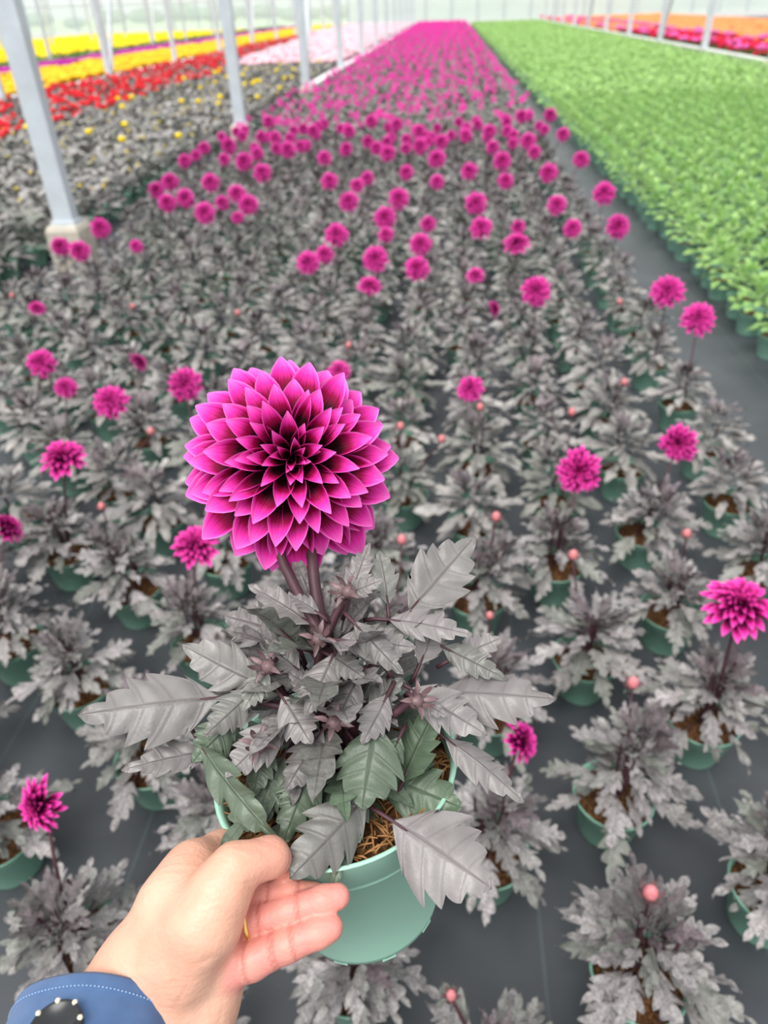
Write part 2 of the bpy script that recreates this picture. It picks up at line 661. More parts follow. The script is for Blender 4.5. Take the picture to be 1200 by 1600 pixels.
def petal_geo(L, W, cup, th0, th1, n=9, m=7, tip=1.0):
    v = np.linspace(0, 1, n)
    s = np.where(v < 0.6, 0.26 + 0.74 * np.sin(PI / 2 * np.minimum(1, v / 0.6)), 1 - np.clip((v - 0.6) / 0.4, 0, 1) ** (2.0 * tip))
    s[-1] = 0.05
    hw = 0.5 * W * s
    th = th0 + (th1 - th0) * v
    py = np.concatenate([[0], np.cumsum(np.cos(th[:-1]) * L / (n - 1))])
    pz = np.concatenate([[0], np.cumsum(np.sin(th[:-1]) * L / (n - 1))])
    u = np.linspace(-1, 1, m)
    cc = cup * (1 - 0.35 * v)[:, None]
    x = hw[:, None] * np.sin(u[None] * cc) / np.maximum(cc, 1e-3)
    off = hw[:, None] * (1 - np.cos(u[None] * cc)) / np.maximum(cc, 1e-3)
    y = py[:, None] - off * np.sin(th)[:, None]
    z = pz[:, None] + off * np.cos(th)[:, None]
    V = np.stack([x, y, z], -1).reshape(-1, 3)
    UV = np.stack(np.broadcast_arrays(u[None] * 0.5 + 0.5, v[:, None]), -1).reshape(-1, 2)
    g = Geo(V, grid_tris(n, m), UV)
    g.T = g.T[:, ::-1]
    return g


GA = PI * (3 - math.sqrt(5))


def bloom_layout(N, R, seed=0, classes=9, open_=False):
    """petals of a dahlia of radius R about +z: list of (class, matrix), and the params of each class"""
    r = np.random.default_rng(seed)
    out = []
    for i in range(N):
        t = (i + 0.5) / N
        k = min(classes - 1, int(t * classes))
        phi = i * GA + r.normal(0, 0.06)
        r0 = R * (0.03 + 0.10 * t)
        h0 = R * (0.17 - 0.30 * t ** 1.5)
        rad = np.array([math.cos(phi), math.sin(phi), 0])
        s = 1 + r.normal(0, 0.045)
        e = r.normal(0, 0.06)
        y = rad * math.cos(e) + ZUP * math.sin(e)
        z = ZUP * math.cos(e) - rad * math.sin(e)
        z = z + np.cross(rad, ZUP) * r.normal(0, 0.10)
        out.append((k, frame(rad * r0 + ZUP * h0, y, z, s)))
    par = []
    for k in range(classes):
        t = (k + 0.5) / classes
        al = math.radians(78 - 92 * t ** 0.80)
        L = R * (0.20 + 0.74 * t ** 0.72)
        W = R * (0.10 + 0.20 * t ** 0.75)
        cup = 2.1 - 1.35 * t
        if open_:
            al = math.radians(80 - 98 * t ** 0.68)
            L = R * (0.24 + 0.74 * t ** 0.60)
            W = R * (0.12 + 0.235 * t ** 0.60)
            cup = 2.3 - 1.5 * t ** 0.8
        par.append((L, W, cup, al + math.radians(22), al - math.radians(20 + 4 * t)))
    return out, par


def bloom_geo(N, R, seed, n, m):
    lay, par = bloom_layout(N, R, seed)
    cl = [petal_geo(*p, n=n, m=m) for p in par]
    return join([cl[k].xf(mt) for k, mt in lay] + [ball(R * 0.13, (0, 0, R * 0.10), 7, 4).mat(1)])


def clump_geo(h, rad, nl, nf, fr, seed, ll=0.12, up=0.5, fs=1.0):
    """cheap plant: nl folded leaves (material 0) and nf bloom cones (material 1)"""
    r = np.random.default_rng(seed)
    gs = []
    for i in range(nl):
        ph = i * GA + r.uniform(-.3, .3)
        t = (i + 0.5) / nl
        el = up * (1.5 * t - 0.3) + r.normal(0, 0.2)
        d = np.array([math.cos(ph) * math.cos(el), math.sin(ph) * math.cos(el), math.sin(el)])
        b = np.array([math.cos(ph), math.sin(ph), 0]) * rad * (0.75 - 0.65 * t) * r.uniform(.6, 1.1) + ZUP * h * (0.35 + 0.6 * t)
        L = ll * r.uniform(0.75, 1.2)
        w = L * 0.30
        V = [(0, 0, 0), (-w, 0.45 * L, 0.06 * L), (0, 0.45 * L, 0), (w, 0.45 * L, 0.06 * L), (0, L, -0.12 * L)]
        T = [(0, 2, 1), (0, 3, 2), (1, 2, 4), (2, 3, 4)]
        T = [t_[::-1] for t_ in T]
        g = Geo(V, T, [(0.5, 0), (0, .45), (0.5, .45), (1, .45), (.5, 1)])
        gs.append(g.xf(frame(b, d, ZUP + np.cross(d, ZUP) * r.normal(0, .3))).mat(0))
    for i in range(nf):
        ph = r.uniform(0, 2 * PI)
        q = math.sqrt(r.uniform(0, 1)) * rad * 0.9
        c = np.array([math.cos(ph) * q, math.sin(ph) * q, h * r.uniform(0.98, 1.2)])
        f = fr * r.uniform(0.8, 1.2) * fs
        g = ball(f, (0, 0, 0), 6, 3, (1, 1, 0.75))
        gs.append(g.shift(c).mat(1))
        gs.append(tube([(0, 0, 0.08), c], 0.004, 3, False).mat(0))
    return join(gs)


ORD = ['', 'first', 'second', 'third', 'fourth', 'fifth', 'sixth', 'seventh', 'eighth', 'ninth', 'tenth', 'eleventh', 'twelfth',
       'thirteenth', 'fourteenth', 'fifteenth', 'sixteenth', 'seventeenth', 'eighteenth', 'nineteenth', 'twentieth']
TENS = {20: 'twenty', 30: 'thirty', 40: 'forty', 50: 'fifty', 60: 'sixty', 70: 'seventy', 80: 'eighty', 90: 'ninety'}


def ordinal(n):
    if n <= 20:
        return ORD[n]
    t, o = n // 10 * 10, n % 10
    if n > 99:
        return 'number %d' % n
    return (TENS[t] + '-' + ORD[o]) if o else TENS[t][:-1] + 'ieth'


# ---------------------------------------------------------------- the setting
WALL_Y = 67.0
struct('floor', Geo([(-70, -6, 0), (45, -6, 0), (45, WALL_Y, 0), (-70, WALL_Y, 0)], [(0, 1, 2), (0, 2, 3)]), 'ground')
g = Geo([(-260, WALL_Y + 0.2, -0.05), (200, WALL_Y + 0.2, -0.05), (200, 420, -0.05), (-260, 420, -0.05)], [(0, 1, 2), (0, 2, 3)])
lawn = struct('ground_outside', g, 'lawn')

wall = struct('wall_back', join([box(-60, 40, WALL_Y - 0.05, WALL_Y + 0.05, 0, 0.35), box(-60, 40, WALL_Y - 0.06, WALL_Y + 0.06, 2.15, 2.25),
                                 box(-60, 40, WALL_Y - 0.06, WALL_Y + 0.06, 4.3, 4.5)]), 'white_paint')
pane_me = mesh('pane', box(0.04, 1.96, -0.012, 0.012, 0.36, 4.3), 'pane', False)
pane_w = mesh('pane', box(0.04, 1.96, -0.012, 0.012, 0.36, 4.3), 'pane_white', False)
mull_me = mesh('mullion', box(-0.04, 0.04, -0.06, 0.06, 0.35, 4.3), 'steel', False)
for i in range(50):
    x = -60 + 2 * i
    if not (-48 < x < 26):
        continue
    put('pane', pane_w if x > -9 else pane_me, wall, Matrix.Translation((x, WALL_Y, 0)))
    put('mullion', mull_me, wall, Matrix.Translation((x, WALL_Y, 0)))

# trees outside
for i in range(34):
    d = random.uniform(120, 200)
    x = -0.95 * d + (i / 33) * 1.5 * d
    h = random.uniform(1.5, 2.9) * d / 160
    w = h * random.uniform(1.3, 2.4)
    c = ball(1, (0, 0, 0), 10, 7)
    r = np.random.default_rng(i)
    c.V = c.V * (1 + 0.12 * r.standard_normal((len(c.V), 1)))
    c = c.xf(np.diag([w, w * 0.7, h * 0.55, 1])).shift((0, 0, h * 0.5))
    t = thing('tree', (x, d, -0.05), 'hazy rounded tree outside the far glass, %s from the left' % ordinal(i + 1), 'tree', 'trees outside the far wall')
    obj('crown', c, 'tree', t)
    obj('trunk', tube([(0, 0, 0), (0, 0, h * 0.4)], 0.2, 6), 'bark', t)


# posts
def post(x, y, label, w=0.13, brace=0):
    t = thing('greenhouse_post', (x, y, 0), label, 'post', 'posts of the greenhouse')
    obj('shaft', join([box(-w / 2, w / 2, -w * 0.35, w * 0.35, 0.25, 4.6), box(-w * 0.62, w * 0.62, -w * 0.5, w * 0.5, 0.30, 0.325)]), 'steel', t, smooth=False)
    pr = [(0.13, 0), (0.13, 0.27), (0.115, 0.30), (0.0, 0.30)]
    b = lathe([(a * 1.25, z) for a, z in pr], 4).xf(np.array(Matrix.Rotation(PI / 4, 4, 'Z')))
    obj('concrete_base', b, 'concrete', t, smooth=False)
    if brace:
        obj('brace', beam((0.0, brace * 0.15, 0.3), (0.0, brace * 1.9, 3.6), 0.07), 'steel', t, smooth=False)


for k in range(12):
    post(-2.58, 4.9 + 4.9 * k, 'galvanised steel post on a concrete base beside the magenta dahlias, %s from the front' % ordinal(k + 1), 0.135, 1 if k in (2, 6) else 0)
for k in range(10):
    post(-7.95, 14.0 + 4.9 * k, 'thin steel post between the red and golden beds, %s from the front' % ordinal(k + 1), 0.12, 1 if k in (1, 4) else 0)
for k in range(9):
    post(-13.1, 21.8 + 4.9 * k, 'thin steel post beyond the purple bed, %s from the front' % ordinal(k + 1), 0.10, 1 if k in (0, 3) else 0)
for k in range(7):
    post(-20.0, 31.6 + 4.9 * k, 'thin steel post in the far yellow bed, %s from the front' % ordinal(k + 1), 0.10, 0)
for k in range(10):
    post(6.62, 17.9 + 4.9 * k, 'white steel post at the far edge of the green bed, %s from the front' % ordinal(k + 1), 0.15, -1 if k in (2, 5) else 0)


def kerb(n, x, y0, y1, w=0.14, z1=0.30):
    o = struct('trim_%d' % n, join([box(x - w / 2, x + w / 2, y0, y1, 0.0, z1 - 0.04), box(x - w / 2 - 0.03, x + w / 2 + 0.03, y0, y1, z1 - 0.04, z1)]), 'white_paint')


kerb(1, -2.58, 15.0, 66)
kerb(2, -7.95, 10.0, 66)
kerb(3, 6.62, 12.0, 66)

# ---------------------------------------------------------------- potted dahlias of the bed
POT_H = 0.118
pot_prof = [(0.0, 0.004), (0.050, 0.004), (0.056, 0.0), (0.058, 0.004), (0.0755, 0.094), (0.0785, 0.096), (0.0805, POT_H - 0.002), (0.0825, POT_H),
            (0.0790, POT_H), (0.0765, POT_H - 0.004), (0.0735, 0.09)]
POT_ME = mesh('pot', lathe(pot_prof, 28), 'pot')
POT_LOW = lathe([(0.058, 0.0), (0.0765, 0.094), (0.0815, 0.096), (0.0815, POT_H), (0.074, POT_H - 0.006)], 9)


def soil_geo(r0, seed):
    r = np.random.default_rng(seed)
    g_ = lathe([(1e-4, 0.006), (r0 * 0.4, 0.005), (r0 * 0.75, 0.002), (r0, 0.0)], 16)
    g_.V[:, 2] += 0.002 * r.standard_normal(len(g_.V))
    return g_


SOIL_ME = mesh('soil', soil_geo(0.0755, 3), 'soil')

LEAF_VAR = [leaf_geo(1.0, 0.56 + 0.1 * (i % 3 - 1), K=4, per=4, cols=2, depth=0.58, lob=0.08, droop=(0.12, 0.28, 0.2)[i % 3], fold=(0.18, -0.1, 0.3)[i % 3], wave=0.05, fat=0.72,
                     petiole=0.25, pw=0.018, seed=20 + i) for i in range(6)]
LEAF_ME = [mesh('leaf', g_, ['leaf_bed', 'stem']) for g_ in LEAF_VAR]
YOUNG_ME = [mesh('leaf', g_, ['leaf_young', 'stem']) for g_ in LEAF_VAR]
LEAF_LOW = [leaf_geo(1.0, 0.66, K=3, per=2, cols=1, depth=0.55, lob=0.25, droop=0.2, fold=0.2 * (1 if i else -0.4), wave=0.04, fat=0.72, seed=40 + i) for i in range(3)]


def dahlia_leaves(seed, n=58):
    """leaf frames of one bushy plant, around the origin on the floor"""
    r = np.random.default_rng(seed)
    out = []
    lean = r.normal(0, 0.02, 2)
    hh = r.uniform(0.9, 1.1)
    for i in range(n):
        t = (i + 0.5) / n
        ph = i * GA + r.normal(0, 0.25)
        rad = np.array([math.cos(ph), math.sin(ph), 0])
        el = math.radians(-14 + 76 * t ** 1.3 + r.normal(0, 10))
        d = rad * math.cos(el) + ZUP * math.sin(el)
        L = (0.104 - 0.046 * t) * r.uniform(0.75, 1.2)
        off = (0.068 - 0.054 * t) * r.uniform(0.35, 1.35)
        b = rad * off + ZUP * (0.135 + 0.135 * hh * t) + np.array([lean[0], lean[1], 0]) * t
        nrm = ZUP * math.cos(el) - rad * math.sin(el) + np.cross(rad, ZUP) * r.normal(0, 0.35) + rad * 0.15
        out.append((int(r.integers(0, 6)), frame(b, d, nrm, L), t))
    return out


def stems_geo(seed, n=4, h=0.14):
    r = np.random.default_rng(seed)
    gs = []
    for i in range(n):
        a = r.uniform(0, 2 * PI)
        q = np.array([math.cos(a), math.sin(a), 0])
        p0 = q * 0.010 + ZUP * 0.115
        p2 = q * r.uniform(0.012, 0.04) + ZUP * (0.125 + h * r.uniform(0.8, 1.1))
        gs.append(tube([p0, (p0 + p2) / 2 + q * 0.006, p2], [0.0042, 0.0036, 0.0026], 6, False))
    return join(gs)


NVAR = 6
FOLIAGE = [join([LEAF_LOW[k % 3].xf(mt).mat(1 if t > 0.82 else 0) for k, mt, t in dahlia_leaves(100 + s, 60)]) for s in range(NVAR)]
FOLIAGE_ME = [mesh('foliage', g_, ['leaf_far', 'leaf_young']) for g_ in FOLIAGE]
STEM_ME = [mesh('stem', stems_geo(60 + s, 1, 0.15), 'stem') for s in range(4)]
R_FL = 0.062
BLOOM_ME = [mesh('flower', bloom_geo(96, R_FL, 5 + s, 5, 3), ['petal_bed', 'core']) for s in range(4)]
_lay, _par = bloom_layout(84, R_FL, 3)
NEAR_PETAL_ME = [mesh('petal', petal_geo(*p, n=7, m=5), 'petal_bed') for p in _par]
CORE_ME = mesh('flower_head', join([ball(R_FL * 0.16, (0, 0, R_FL * 0.08), 8, 5), ball(R_FL * 0.2, (0, 0, -R_FL * 0.14), 8, 5)]), 'core')


def bud_geo():
    gs = [ball(0.0115, (0, 0, 0.009), 10, 7, (0.95, 0.9, 1.3)).mat(0)]
    for i in range(6):
        a = i * PI / 3
        q = np.array([math.cos(a), math.sin(a), 0])
        gs.append(leaf_geo(0.021, 0.010, K=1, per=4, cols=1, depth=0.0, droop=-0.35, fold=0.2).xf(frame(q * 0.006 + ZUP * -0.004, q * 0.8 + ZUP * 0.5, ZUP - q)).mat(1))
    return join(gs)


BUD_ME = mesh('bud', bud_geo(), ['bud', 'sepal'])

ROW_X = [0.93, 0.62, 0.36, 0.11, -0.14, -0.39, -0.63, -0.87] + [-0.87 - 0.245 * i for i in range(1, 7)]
DY = 0.355
plants = []
for ri, rx in enumerate(ROW_X):
    k = -2
    while True:
        y = (0.55 if ri % 2 == 0 else 0.735) + DY * k
        k += 1
        if y > 65.5:
            break
        p = np.array([rx + random.gauss(0, 0.014), y + random.gauss(0, 0.016), 0.0])
        if y < 0.25:
            continue
        # not where the held pot's owner stands and not on the post bases
        if any(abs(p[0] + 2.58) < 0.4 and abs(p[1] - (4.9 + 4.9 * q)) < 0.25 for q in range(12)):
            continue
        if in_view(p + ZUP * 0.2, 150, 60) or in_view(p + ZUP * 0.4, 60, 60):
            plants.append([ri, p])
for rec in plants:
    rec.append(proj(rec[1] + ZUP * 0.2)[2])

# blooms read off the photograph: pixel, width in pixels, way it faces
FL = [(65, 567, 45, 0), (217, 566, 34, 1), (103, 605, 35, 0), (173, 627, 54, 0), (290, 600, 54, 0), (98, 715, 72, 2), (12, 825, 60, 1), (305, 852, 74, 2),
      (64, 1258, 88, 3), (735, 608, 43, 0), (905, 737, 72, 4), (1060, 693, 60, 4), (1155, 947, 112, 2), (815, 1158, 66, 1),
      (837, 455, 48, 0), (1043, 455, 52, 0), (1091, 498, 53, 0), (772, 483, 27, 1), (743, 430, 30, 2), (577, 446, 38, 2), (587, 405, 42, 0), (652, 419, 40, 0),
      (657, 382, 36, 0), (482, 410, 38, 0), (507, 398, 30, 0), (526, 367, 38, 0), (807, 380, 44, 2), (810, 355, 24, 0), (895, 357, 30, 0), (966, 354, 38, 0),
      (944, 302, 36, 0), (870, 320, 32, 0), (752, 356, 36, 0), (744, 318, 36, 0), (669, 350, 26, 0), (602, 340, 36, 0), (603, 367, 26, 0), (623, 310, 34, 0),
      (545, 315, 32, 0), (530, 580, 36, 0), (95, 385, 30, 0), (125, 392, 34, 0), (157, 356, 32, 0), (213, 385, 20, 0), (320, 333, 34, 0), (262, 317, 30, 0),
      (290, 310, 30, 0), (245, 297, 26, 0), (266, 284, 28, 0), (329, 285, 30, 0), (347, 317, 24, 0), (371, 303, 30, 0), (388, 320, 32, 0), (371, 340, 20, 0),
      (358, 228, 28, 0), (382, 252, 28, 0), (402, 240, 22, 0), (410, 270, 30, 0), (450, 234, 28, 0), (515, 283, 28, 0), (507, 247, 24, 0), (558, 290, 24, 0),
      (574, 278, 22, 0), (635, 270, 24, 0), (683, 284, 24, 0), (733, 268, 28, 0), (790, 283, 26, 0), (857, 270, 30, 0), (908, 249, 26, 0), (880, 210, 22, 0),
      (58, 481, 26, 2), (785, 252, 30, 0), (825, 220, 26, 0), (683, 248, 30, 0), (657, 228, 28, 0), (606, 240, 26, 0), (420, 190, 22, 0), (430, 215, 22, 0), (480, 182, 22, 0),
      (490, 205, 22, 0), (500, 172, 22, 0), (545, 205, 22, 0), (580, 190, 22, 0), (620, 195, 22, 0), (655, 205, 26, 0), (690, 222, 24, 0), (728, 212, 22, 0), (765, 205, 22, 0),
      (815, 182, 22, 0), (860, 180, 22, 0), (770, 230, 22, 0), (835, 238, 22, 0), (575, 222, 20, 0), (540, 235, 20, 0)]
BUDS = [(237, 678, 16), (893, 648, 18), (765, 965, 12), (895, 872, 18), (988, 1072, 26), (1015, 1400, 30), (705, 1558, 18), (968, 475, 14), (208, 482, 14), (372, 492, 14),
        (628, 848, 26), (775, 812, 26), (545, 543, 14), (20, 465, 14), (975, 601, 24), (626, 670, 12), (750, 640, 12), (1072, 838, 14), (690, 690, 12), (160, 795, 12)]
by_plant = {}
PXY = np.array([p[:2] for _, p, _ in plants])


def own(pos, r_max):
    d = np.hypot(PXY[:, 0] - pos[0], PXY[:, 1] - pos[1])
    for j in np.argsort(d)[:12]:
        if j not in by_plant or len(by_plant[j]) < 2 or d[j] < 0.05:
            return int(j) if d[j] < r_max else int(np.argsort(d)[0])
    return int(np.argmin(d))


for px, py, w, face in FL:
    ray = at(px, py, 1.0) - EYE
    zf = float(np.clip(CAM_H + ray[2] * (0.132 * F_PX / w), 0.36, 0.44))
    pos = at_z(px, py, zf)
    size = w * ((pos - EYE) @ FW) / F_PX
    by_plant.setdefault(own(pos, 0.5), []).append(('flower', pos, float(np.clip(size, 0.08, 0.150)), face))
for px, py, w in BUDS:
    pos = at_z(px, py, 0.335)
    by_plant.setdefault(own(pos, 0.5), []).append(('bud', pos, float(np.clip(w * ((pos - EYE) @ FW) / F_PX, 0.014, 0.025)), 0))

order = sorted(range(len(plants)), key=lambda j: plants[j][2])
seen_n = [j for j in order if in_view(plants[j][1] + ZUP * 0.2, 20, 60)]
IND = set(seen_n[:300])
CUT = max(plants[j][2] for j in IND)
IND |= {j for j in order if plants[j][2] < 2.2}
row_rank = {}


def face_axis(pos, face, r):
    cam_d = unit(EYE - pos)
    side = unit(np.cross(cam_d, ZUP))
    if face == 0:
        a = cam_d + 0.25 * ZUP
    elif face == 1:
        a = cam_d * 0.35 + side * -0.9 + ZUP * 0.35
    elif face == 2:
        a = cam_d * 0.45 + ZUP * 0.75
    elif face == 3:
        a = cam_d * 0.50 + side * 0.9 + ZUP * 0.1
    else:
        a = cam_d * 0.9 + ZUP * -0.05
    return unit(a + r.normal(0, 0.09, 3))


def add_bloom(t, local, axis, size, r, near, label=None):
    m = frame(local, unit(np.cross(axis, [0.3, 0.2, 0.9])), axis, size / 2 / R_FL / 0.95)
    # frame() takes y then z: z is the bloom's axis
    a = r.uniform(0, 2 * PI)
    m = m @ np.array(Matrix.Rotation(a, 4, 'Z'))
    if near:
        h = put('flower', CORE_ME, t, m)
        for k, mt in _lay:
            put('petal', NEAR_PETAL_ME[k], h, mt)
    else:
        put('flower', BLOOM_ME[int(r.integers(0, 4))], t, m)


def bent(p0, p1, bow):
    s = np.linspace(0, 1, 5)[:, None]
    return p0 + (p1 - p0) * s + np.asarray(bow) * np.sin(PI * s)


for j in order:
    ri, p, dep = plants[j]
    rec = by_plant.get(j, [])
    r = np.random.default_rng(1000 + j)
    if j not in IND:
        continue
    row_rank[ri] = row_rank.get(ri, 0) + 1
    nf = sum(1 for q in rec if q[0] == 'flower')
    if not nf and dep > 6.3 and r.uniform() < 0.75:
        rec = rec + [('flower', p + np.array([r.normal(0, .04), r.normal(0, .04), r.uniform(.36, .42)]), r.uniform(.10, .13), 0)]
        nf = 1
    what = 'with two magenta blooms' if nf > 1 else 'with one magenta bloom' if nf else 'with a pink bud' if rec else 'without a bloom'
    lab = 'dark-leaved potted dahlia %s, %s row from the right path, %s from front' % (what, ordinal(ri + 1), ordinal(row_rank[ri]))
    t = thing('potted_dahlia', p, lab, 'dahlia', 'potted dark-leaved dahlias in the bed', 0)
    near = dep < 2.15
    put('pot', POT_ME, t)
    put('soil', SOIL_ME, t, Matrix.Translation((0, 0, 0.094)))
    sc = r.uniform(0.92, 1.10)
    if near:
        rot = np.array(Matrix.Rotation(r.uniform(0, 6.28), 4, 'Z') @ Matrix.Scale(sc, 4))
        rot[2, 3] = 0.118 * (1 - sc)
        for k, mt, tt in dahlia_leaves(500 + j, 58):
            put('leaf', (YOUNG_ME if tt > 0.80 else LEAF_ME)[k], t, rot @ mt)
        for s in range(3):
            put('stem', STEM_ME[s], t, rot @ np.array(Matrix.Rotation(s * 2.1, 4, 'Z')))
    else:
        rot = Matrix.Translation((0, 0, 0.118 * (1 - sc))) @ Matrix.Rotation(r.uniform(0, 6.28), 4, 'Z') @ Matrix.Scale(sc, 4)
        put('foliage', FOLIAGE_ME[j % NVAR], t, rot, 'stuff')
        put('stem', STEM_ME[j % 4], t, rot)
    for kind, pos, size, face in rec:
        loc = pos - p
        foot = np.array([0.015 * np.sign(loc[0]), 0, 0.14])
        if kind == 'flower':
            ax = face_axis(pos, face, r)
            back = loc - ax * size * 0.10
            obj('flower_stem', tube(bent(foot, back, [0, 0, 0.02]), [0.0045, 0.004, 0.0036, 0.0032, 0.004], 6, False), 'stem', t)
            add_bloom(t, loc, ax, size, r, near and size * F_PX / dep > 45)
        else:
            obj('flower_stem', tube(bent(foot, loc, [0, 0, 0.01]), [0.004, 0.0035, 0.003, 0.0028, 0.0028], 5, False), 'stem', t)
            m = np.eye(4) * (size / 0.024)
            m[3, 3] = 1
            m[:3, 3] = loc
            put('bud', BUD_ME, t, m)

# the rest of the bed runs on to the far wall
rest = [j for j in order if j not in IND and plants[j][2] > CUT]
vars_far = []
for s in range(5):
    a = clump_geo(0.30, 0.13, 26, 0, 0.05, 200 + s, 0.11)
    vars_far.append(a)
fl_far = []
for s in range(4):
    b = bloom_geo(16, 0.058, 70 + s, 3, 3)
    fl_far.append(Geo(b.V, b.T, b.UV, b.MI).xf(np.array(Matrix.Rotation(math.radians(58), 4, 'X'))).mat(1))
gs = []
P_rest = np.array([plants[j][1] for j in rest])
pick = RNG.integers(0, 5, len(P_rest))
for s in range(5):
    q = P_rest[pick == s]
    gs.append(scatter(vars_far[s], q, RNG.uniform(0, 6.28, len(q)), RNG.uniform(.9, 1.12, len(q))))
for rep in range(2):
    keep = RNG.uniform(0, 1, len(P_rest)) < np.interp(P_rest[:, 1], [7, 14, 30], [0.75, 0.9, 0.95] if rep == 0 else [0.25, 0.55, 0.8])
    q = P_rest[keep].copy()
    q[:, 0] += RNG.normal(0, 0.06, len(q))
    q[:, 1] += RNG.normal(0, 0.06, len(q))
    q[:, 2] = RNG.uniform(0.34, 0.43, len(q))
    pk = RNG.integers(0, 4, len(q))
    for s in range(4):
        qq = q[pk == s]
        gs.append(scatter(fl_far[s], qq, RNG.normal(0, 0.3, len(qq)), RNG.uniform(0.85, 1.1, len(qq))))
o = obj('dahlia_field', join(gs), ['leaf_far', 'f_magenta'], kind='stuff')
tag(o, 'magenta dahlias massed towards the far wall', 'dahlias')
o['kind'] = 'stuff'


# ---------------------------------------------------------------- other beds
def bed(xr, yr, dx, dy, view_z=0.3):
    out = []
    nx = int((xr[1] - xr[0]) / dx)
    for i in range(nx + 1):
        x = xr[0] + i * dx
        y = yr[0] + (dy / 2 if i % 2 else 0)
        while y < yr[1]:
            p = np.array([x + random.gauss(0, dx * 0.07), y + random.gauss(0, dy * 0.07), 0.0])
            if in_view(p + ZUP * view_z, 420, 30):
                out.append((i, p, proj(p + ZUP * view_z)[2]))
            y += dy
    # what the frame shows first, nearest first, then what lies beside the frame
    out.sort(key=lambda q: (not in_view(q[1] + ZUP * view_z, 40, 30), q[2]))
    return out


POSTS = []
for o in bpy.data.objects:
    if o.name.startswith('greenhouse_post'):
        POSTS.append((o.location.x, o.location.y))
POSTS = np.array(POSTS)
PINKS = []


def free(p):
    if np.min(np.hypot(POSTS[:, 0] - p[0], POSTS[:, 1] - p[1])) < 0.32:
        return False
    return not PINKS or min(math.hypot(a - p[0], b - p[1]) for a, b in PINKS) > 0.3


def bed_of(name, stuff_name, xr, yr, dx, dy, geos, mats, label, cat, group, rows_from, stuff_label, n_ind=300, from_right=True, far_geos=None, keep=None):
    pts = [q for q in bed(xr, yr, dx, dy) if free(q[1]) and (keep is None or keep(q[1]))]
    if 'pot' not in mats:
        far_geos = geos
        geos = [join([g_, tube([(0, 0, 0.08), (0, 0, 0.25)], 0.02, 5, False), POT_LOW.mat(len(mats))]) for g_ in geos]
        mats = mats + ['pot']
    mes = [mesh(name, g_, mats) for g_ in geos]
    nmax = max([i for i, _, _ in pts] + [0])
    rank = {}
    n_ind = min(n_ind, sum(in_view(q_[1] + ZUP * 0.3, 40, 30) for q_ in pts))
    for i, p, d in pts[:n_ind]:
        rank[i] = rank.get(i, 0) + 1
        row = (nmax - i + 1) if from_right else i + 1
        o_ = put(name, mes[random.randrange(len(mes))])
        o_.location = [float(c) for c in p]
        o_.rotation_euler = (0, 0, random.uniform(0, 6.28))
        s_ = random.uniform(0.9, 1.12)
        o_.scale = (s_, s_, s_)
        tag(o_, '%s, %s row %s, %s from front' % (label, ordinal(row), rows_from, ordinal(rank[i])), cat, group)
    rest_ = pts[n_ind:]
    if rest_:
        q = np.array([p for _, p, _ in rest_])
        fg = far_geos or geos
        pk = RNG.integers(0, len(fg), len(q))
        gs_ = [scatter(fg[s_], q[pk == s_], RNG.uniform(0, 6.28, (pk == s_).sum()), RNG.uniform(.9, 1.12, (pk == s_).sum())) for s_ in range(len(fg))]
        o_ = obj(stuff_name, join(gs_), mats, kind='stuff')
        tag(o_, stuff_label, cat)
    return pts


# green bed on the right
G_LEAF = [leaf_geo(1.0, 0.52, K=3, per=2, cols=1, depth=0.10, droop=0.25, fold=0.12, wave=0.03, fat=0.85, seed=80 + i) for i in range(3)]
G_LEAF_ME = [mesh('leaf', g_, 'green_leaf') for g_ in G_LEAF]


def green_leaves(seed, n=40):
    r = np.random.default_rng(seed)
    out = []
    for i in range(n):
        t = (i + 0.5) / n
        ph = i * GA + r.normal(0, 0.2)
        rad = np.array([math.cos(ph), math.sin(ph), 0])
        el = math.radians(2 + 70 * t ** 1.2 + r.normal(0, 8))
        d = rad * math.cos(el) + ZUP * math.sin(el)
        L = (0.084 - 0.032 * t) * r.uniform(.85, 1.15)
        b = rad * (0.060 - 0.052 * t) * r.uniform(.7, 1.2) + ZUP * (0.125 + 0.15 * t + r.normal(0, .008))
        out.append((i % 3, frame(b, d, ZUP * math.cos(el) - rad * math.sin(el) + np.cross(rad, ZUP) * r.normal(0, .25), L)))
    return out


G_FOL = [join([G_LEAF[k].xf(mt) for k, mt in green_leaves(300 + s)]) for s in range(5)]
G_FOL_ME = [mesh('foliage', g_, 'green_leaf') for g_ in G_FOL]
G_FAR = [clump_geo(0.27, 0.11, 26, 0, 0.05, 320 + s, 0.095) for s in range(4)]
gpts = bed((1.60, 6.4), (1.5, 65), 0.225, 0.27)
rank = {}
for n_, (i, p, d) in enumerate(gpts[:300]):
    rank[i] = rank.get(i, 0) + 1
    t = thing('potted_green_plant', p, 'leafy bright green potted plant, %s row from the dahlia path, %s from front' % (ordinal(i + 1), ordinal(rank[i])), 'plant', 'potted green plants', random.uniform(0, 6.28))
    put('pot', POT_ME, t)
    put('soil', SOIL_ME, t, Matrix.Translation((0, 0, 0.094)))
    if n_ < 22:
        for k, mt in green_leaves(700 + n_):
            put('leaf', G_LEAF_ME[k], t, mt)
    else:
        put('foliage', G_FOL_ME[n_ % 5], t, None, 'stuff')
q = np.array([p for i, p, d in gpts[300:]])
qi = np.array([i for i, p, d in gpts[300:]])
pk = RNG.integers(0, 4, len(q))
qd = np.array([d for i, p, d in gpts[300:]])
pk[qd < 6] += 4
gs = [scatter((G_FAR + G_FOL[:4])[s], q[pk == s], RNG.uniform(0, 6.28, (pk == s).sum()), RNG.uniform(.9, 1.15, (pk == s).sum())) for s in range(8) if (pk == s).any()]
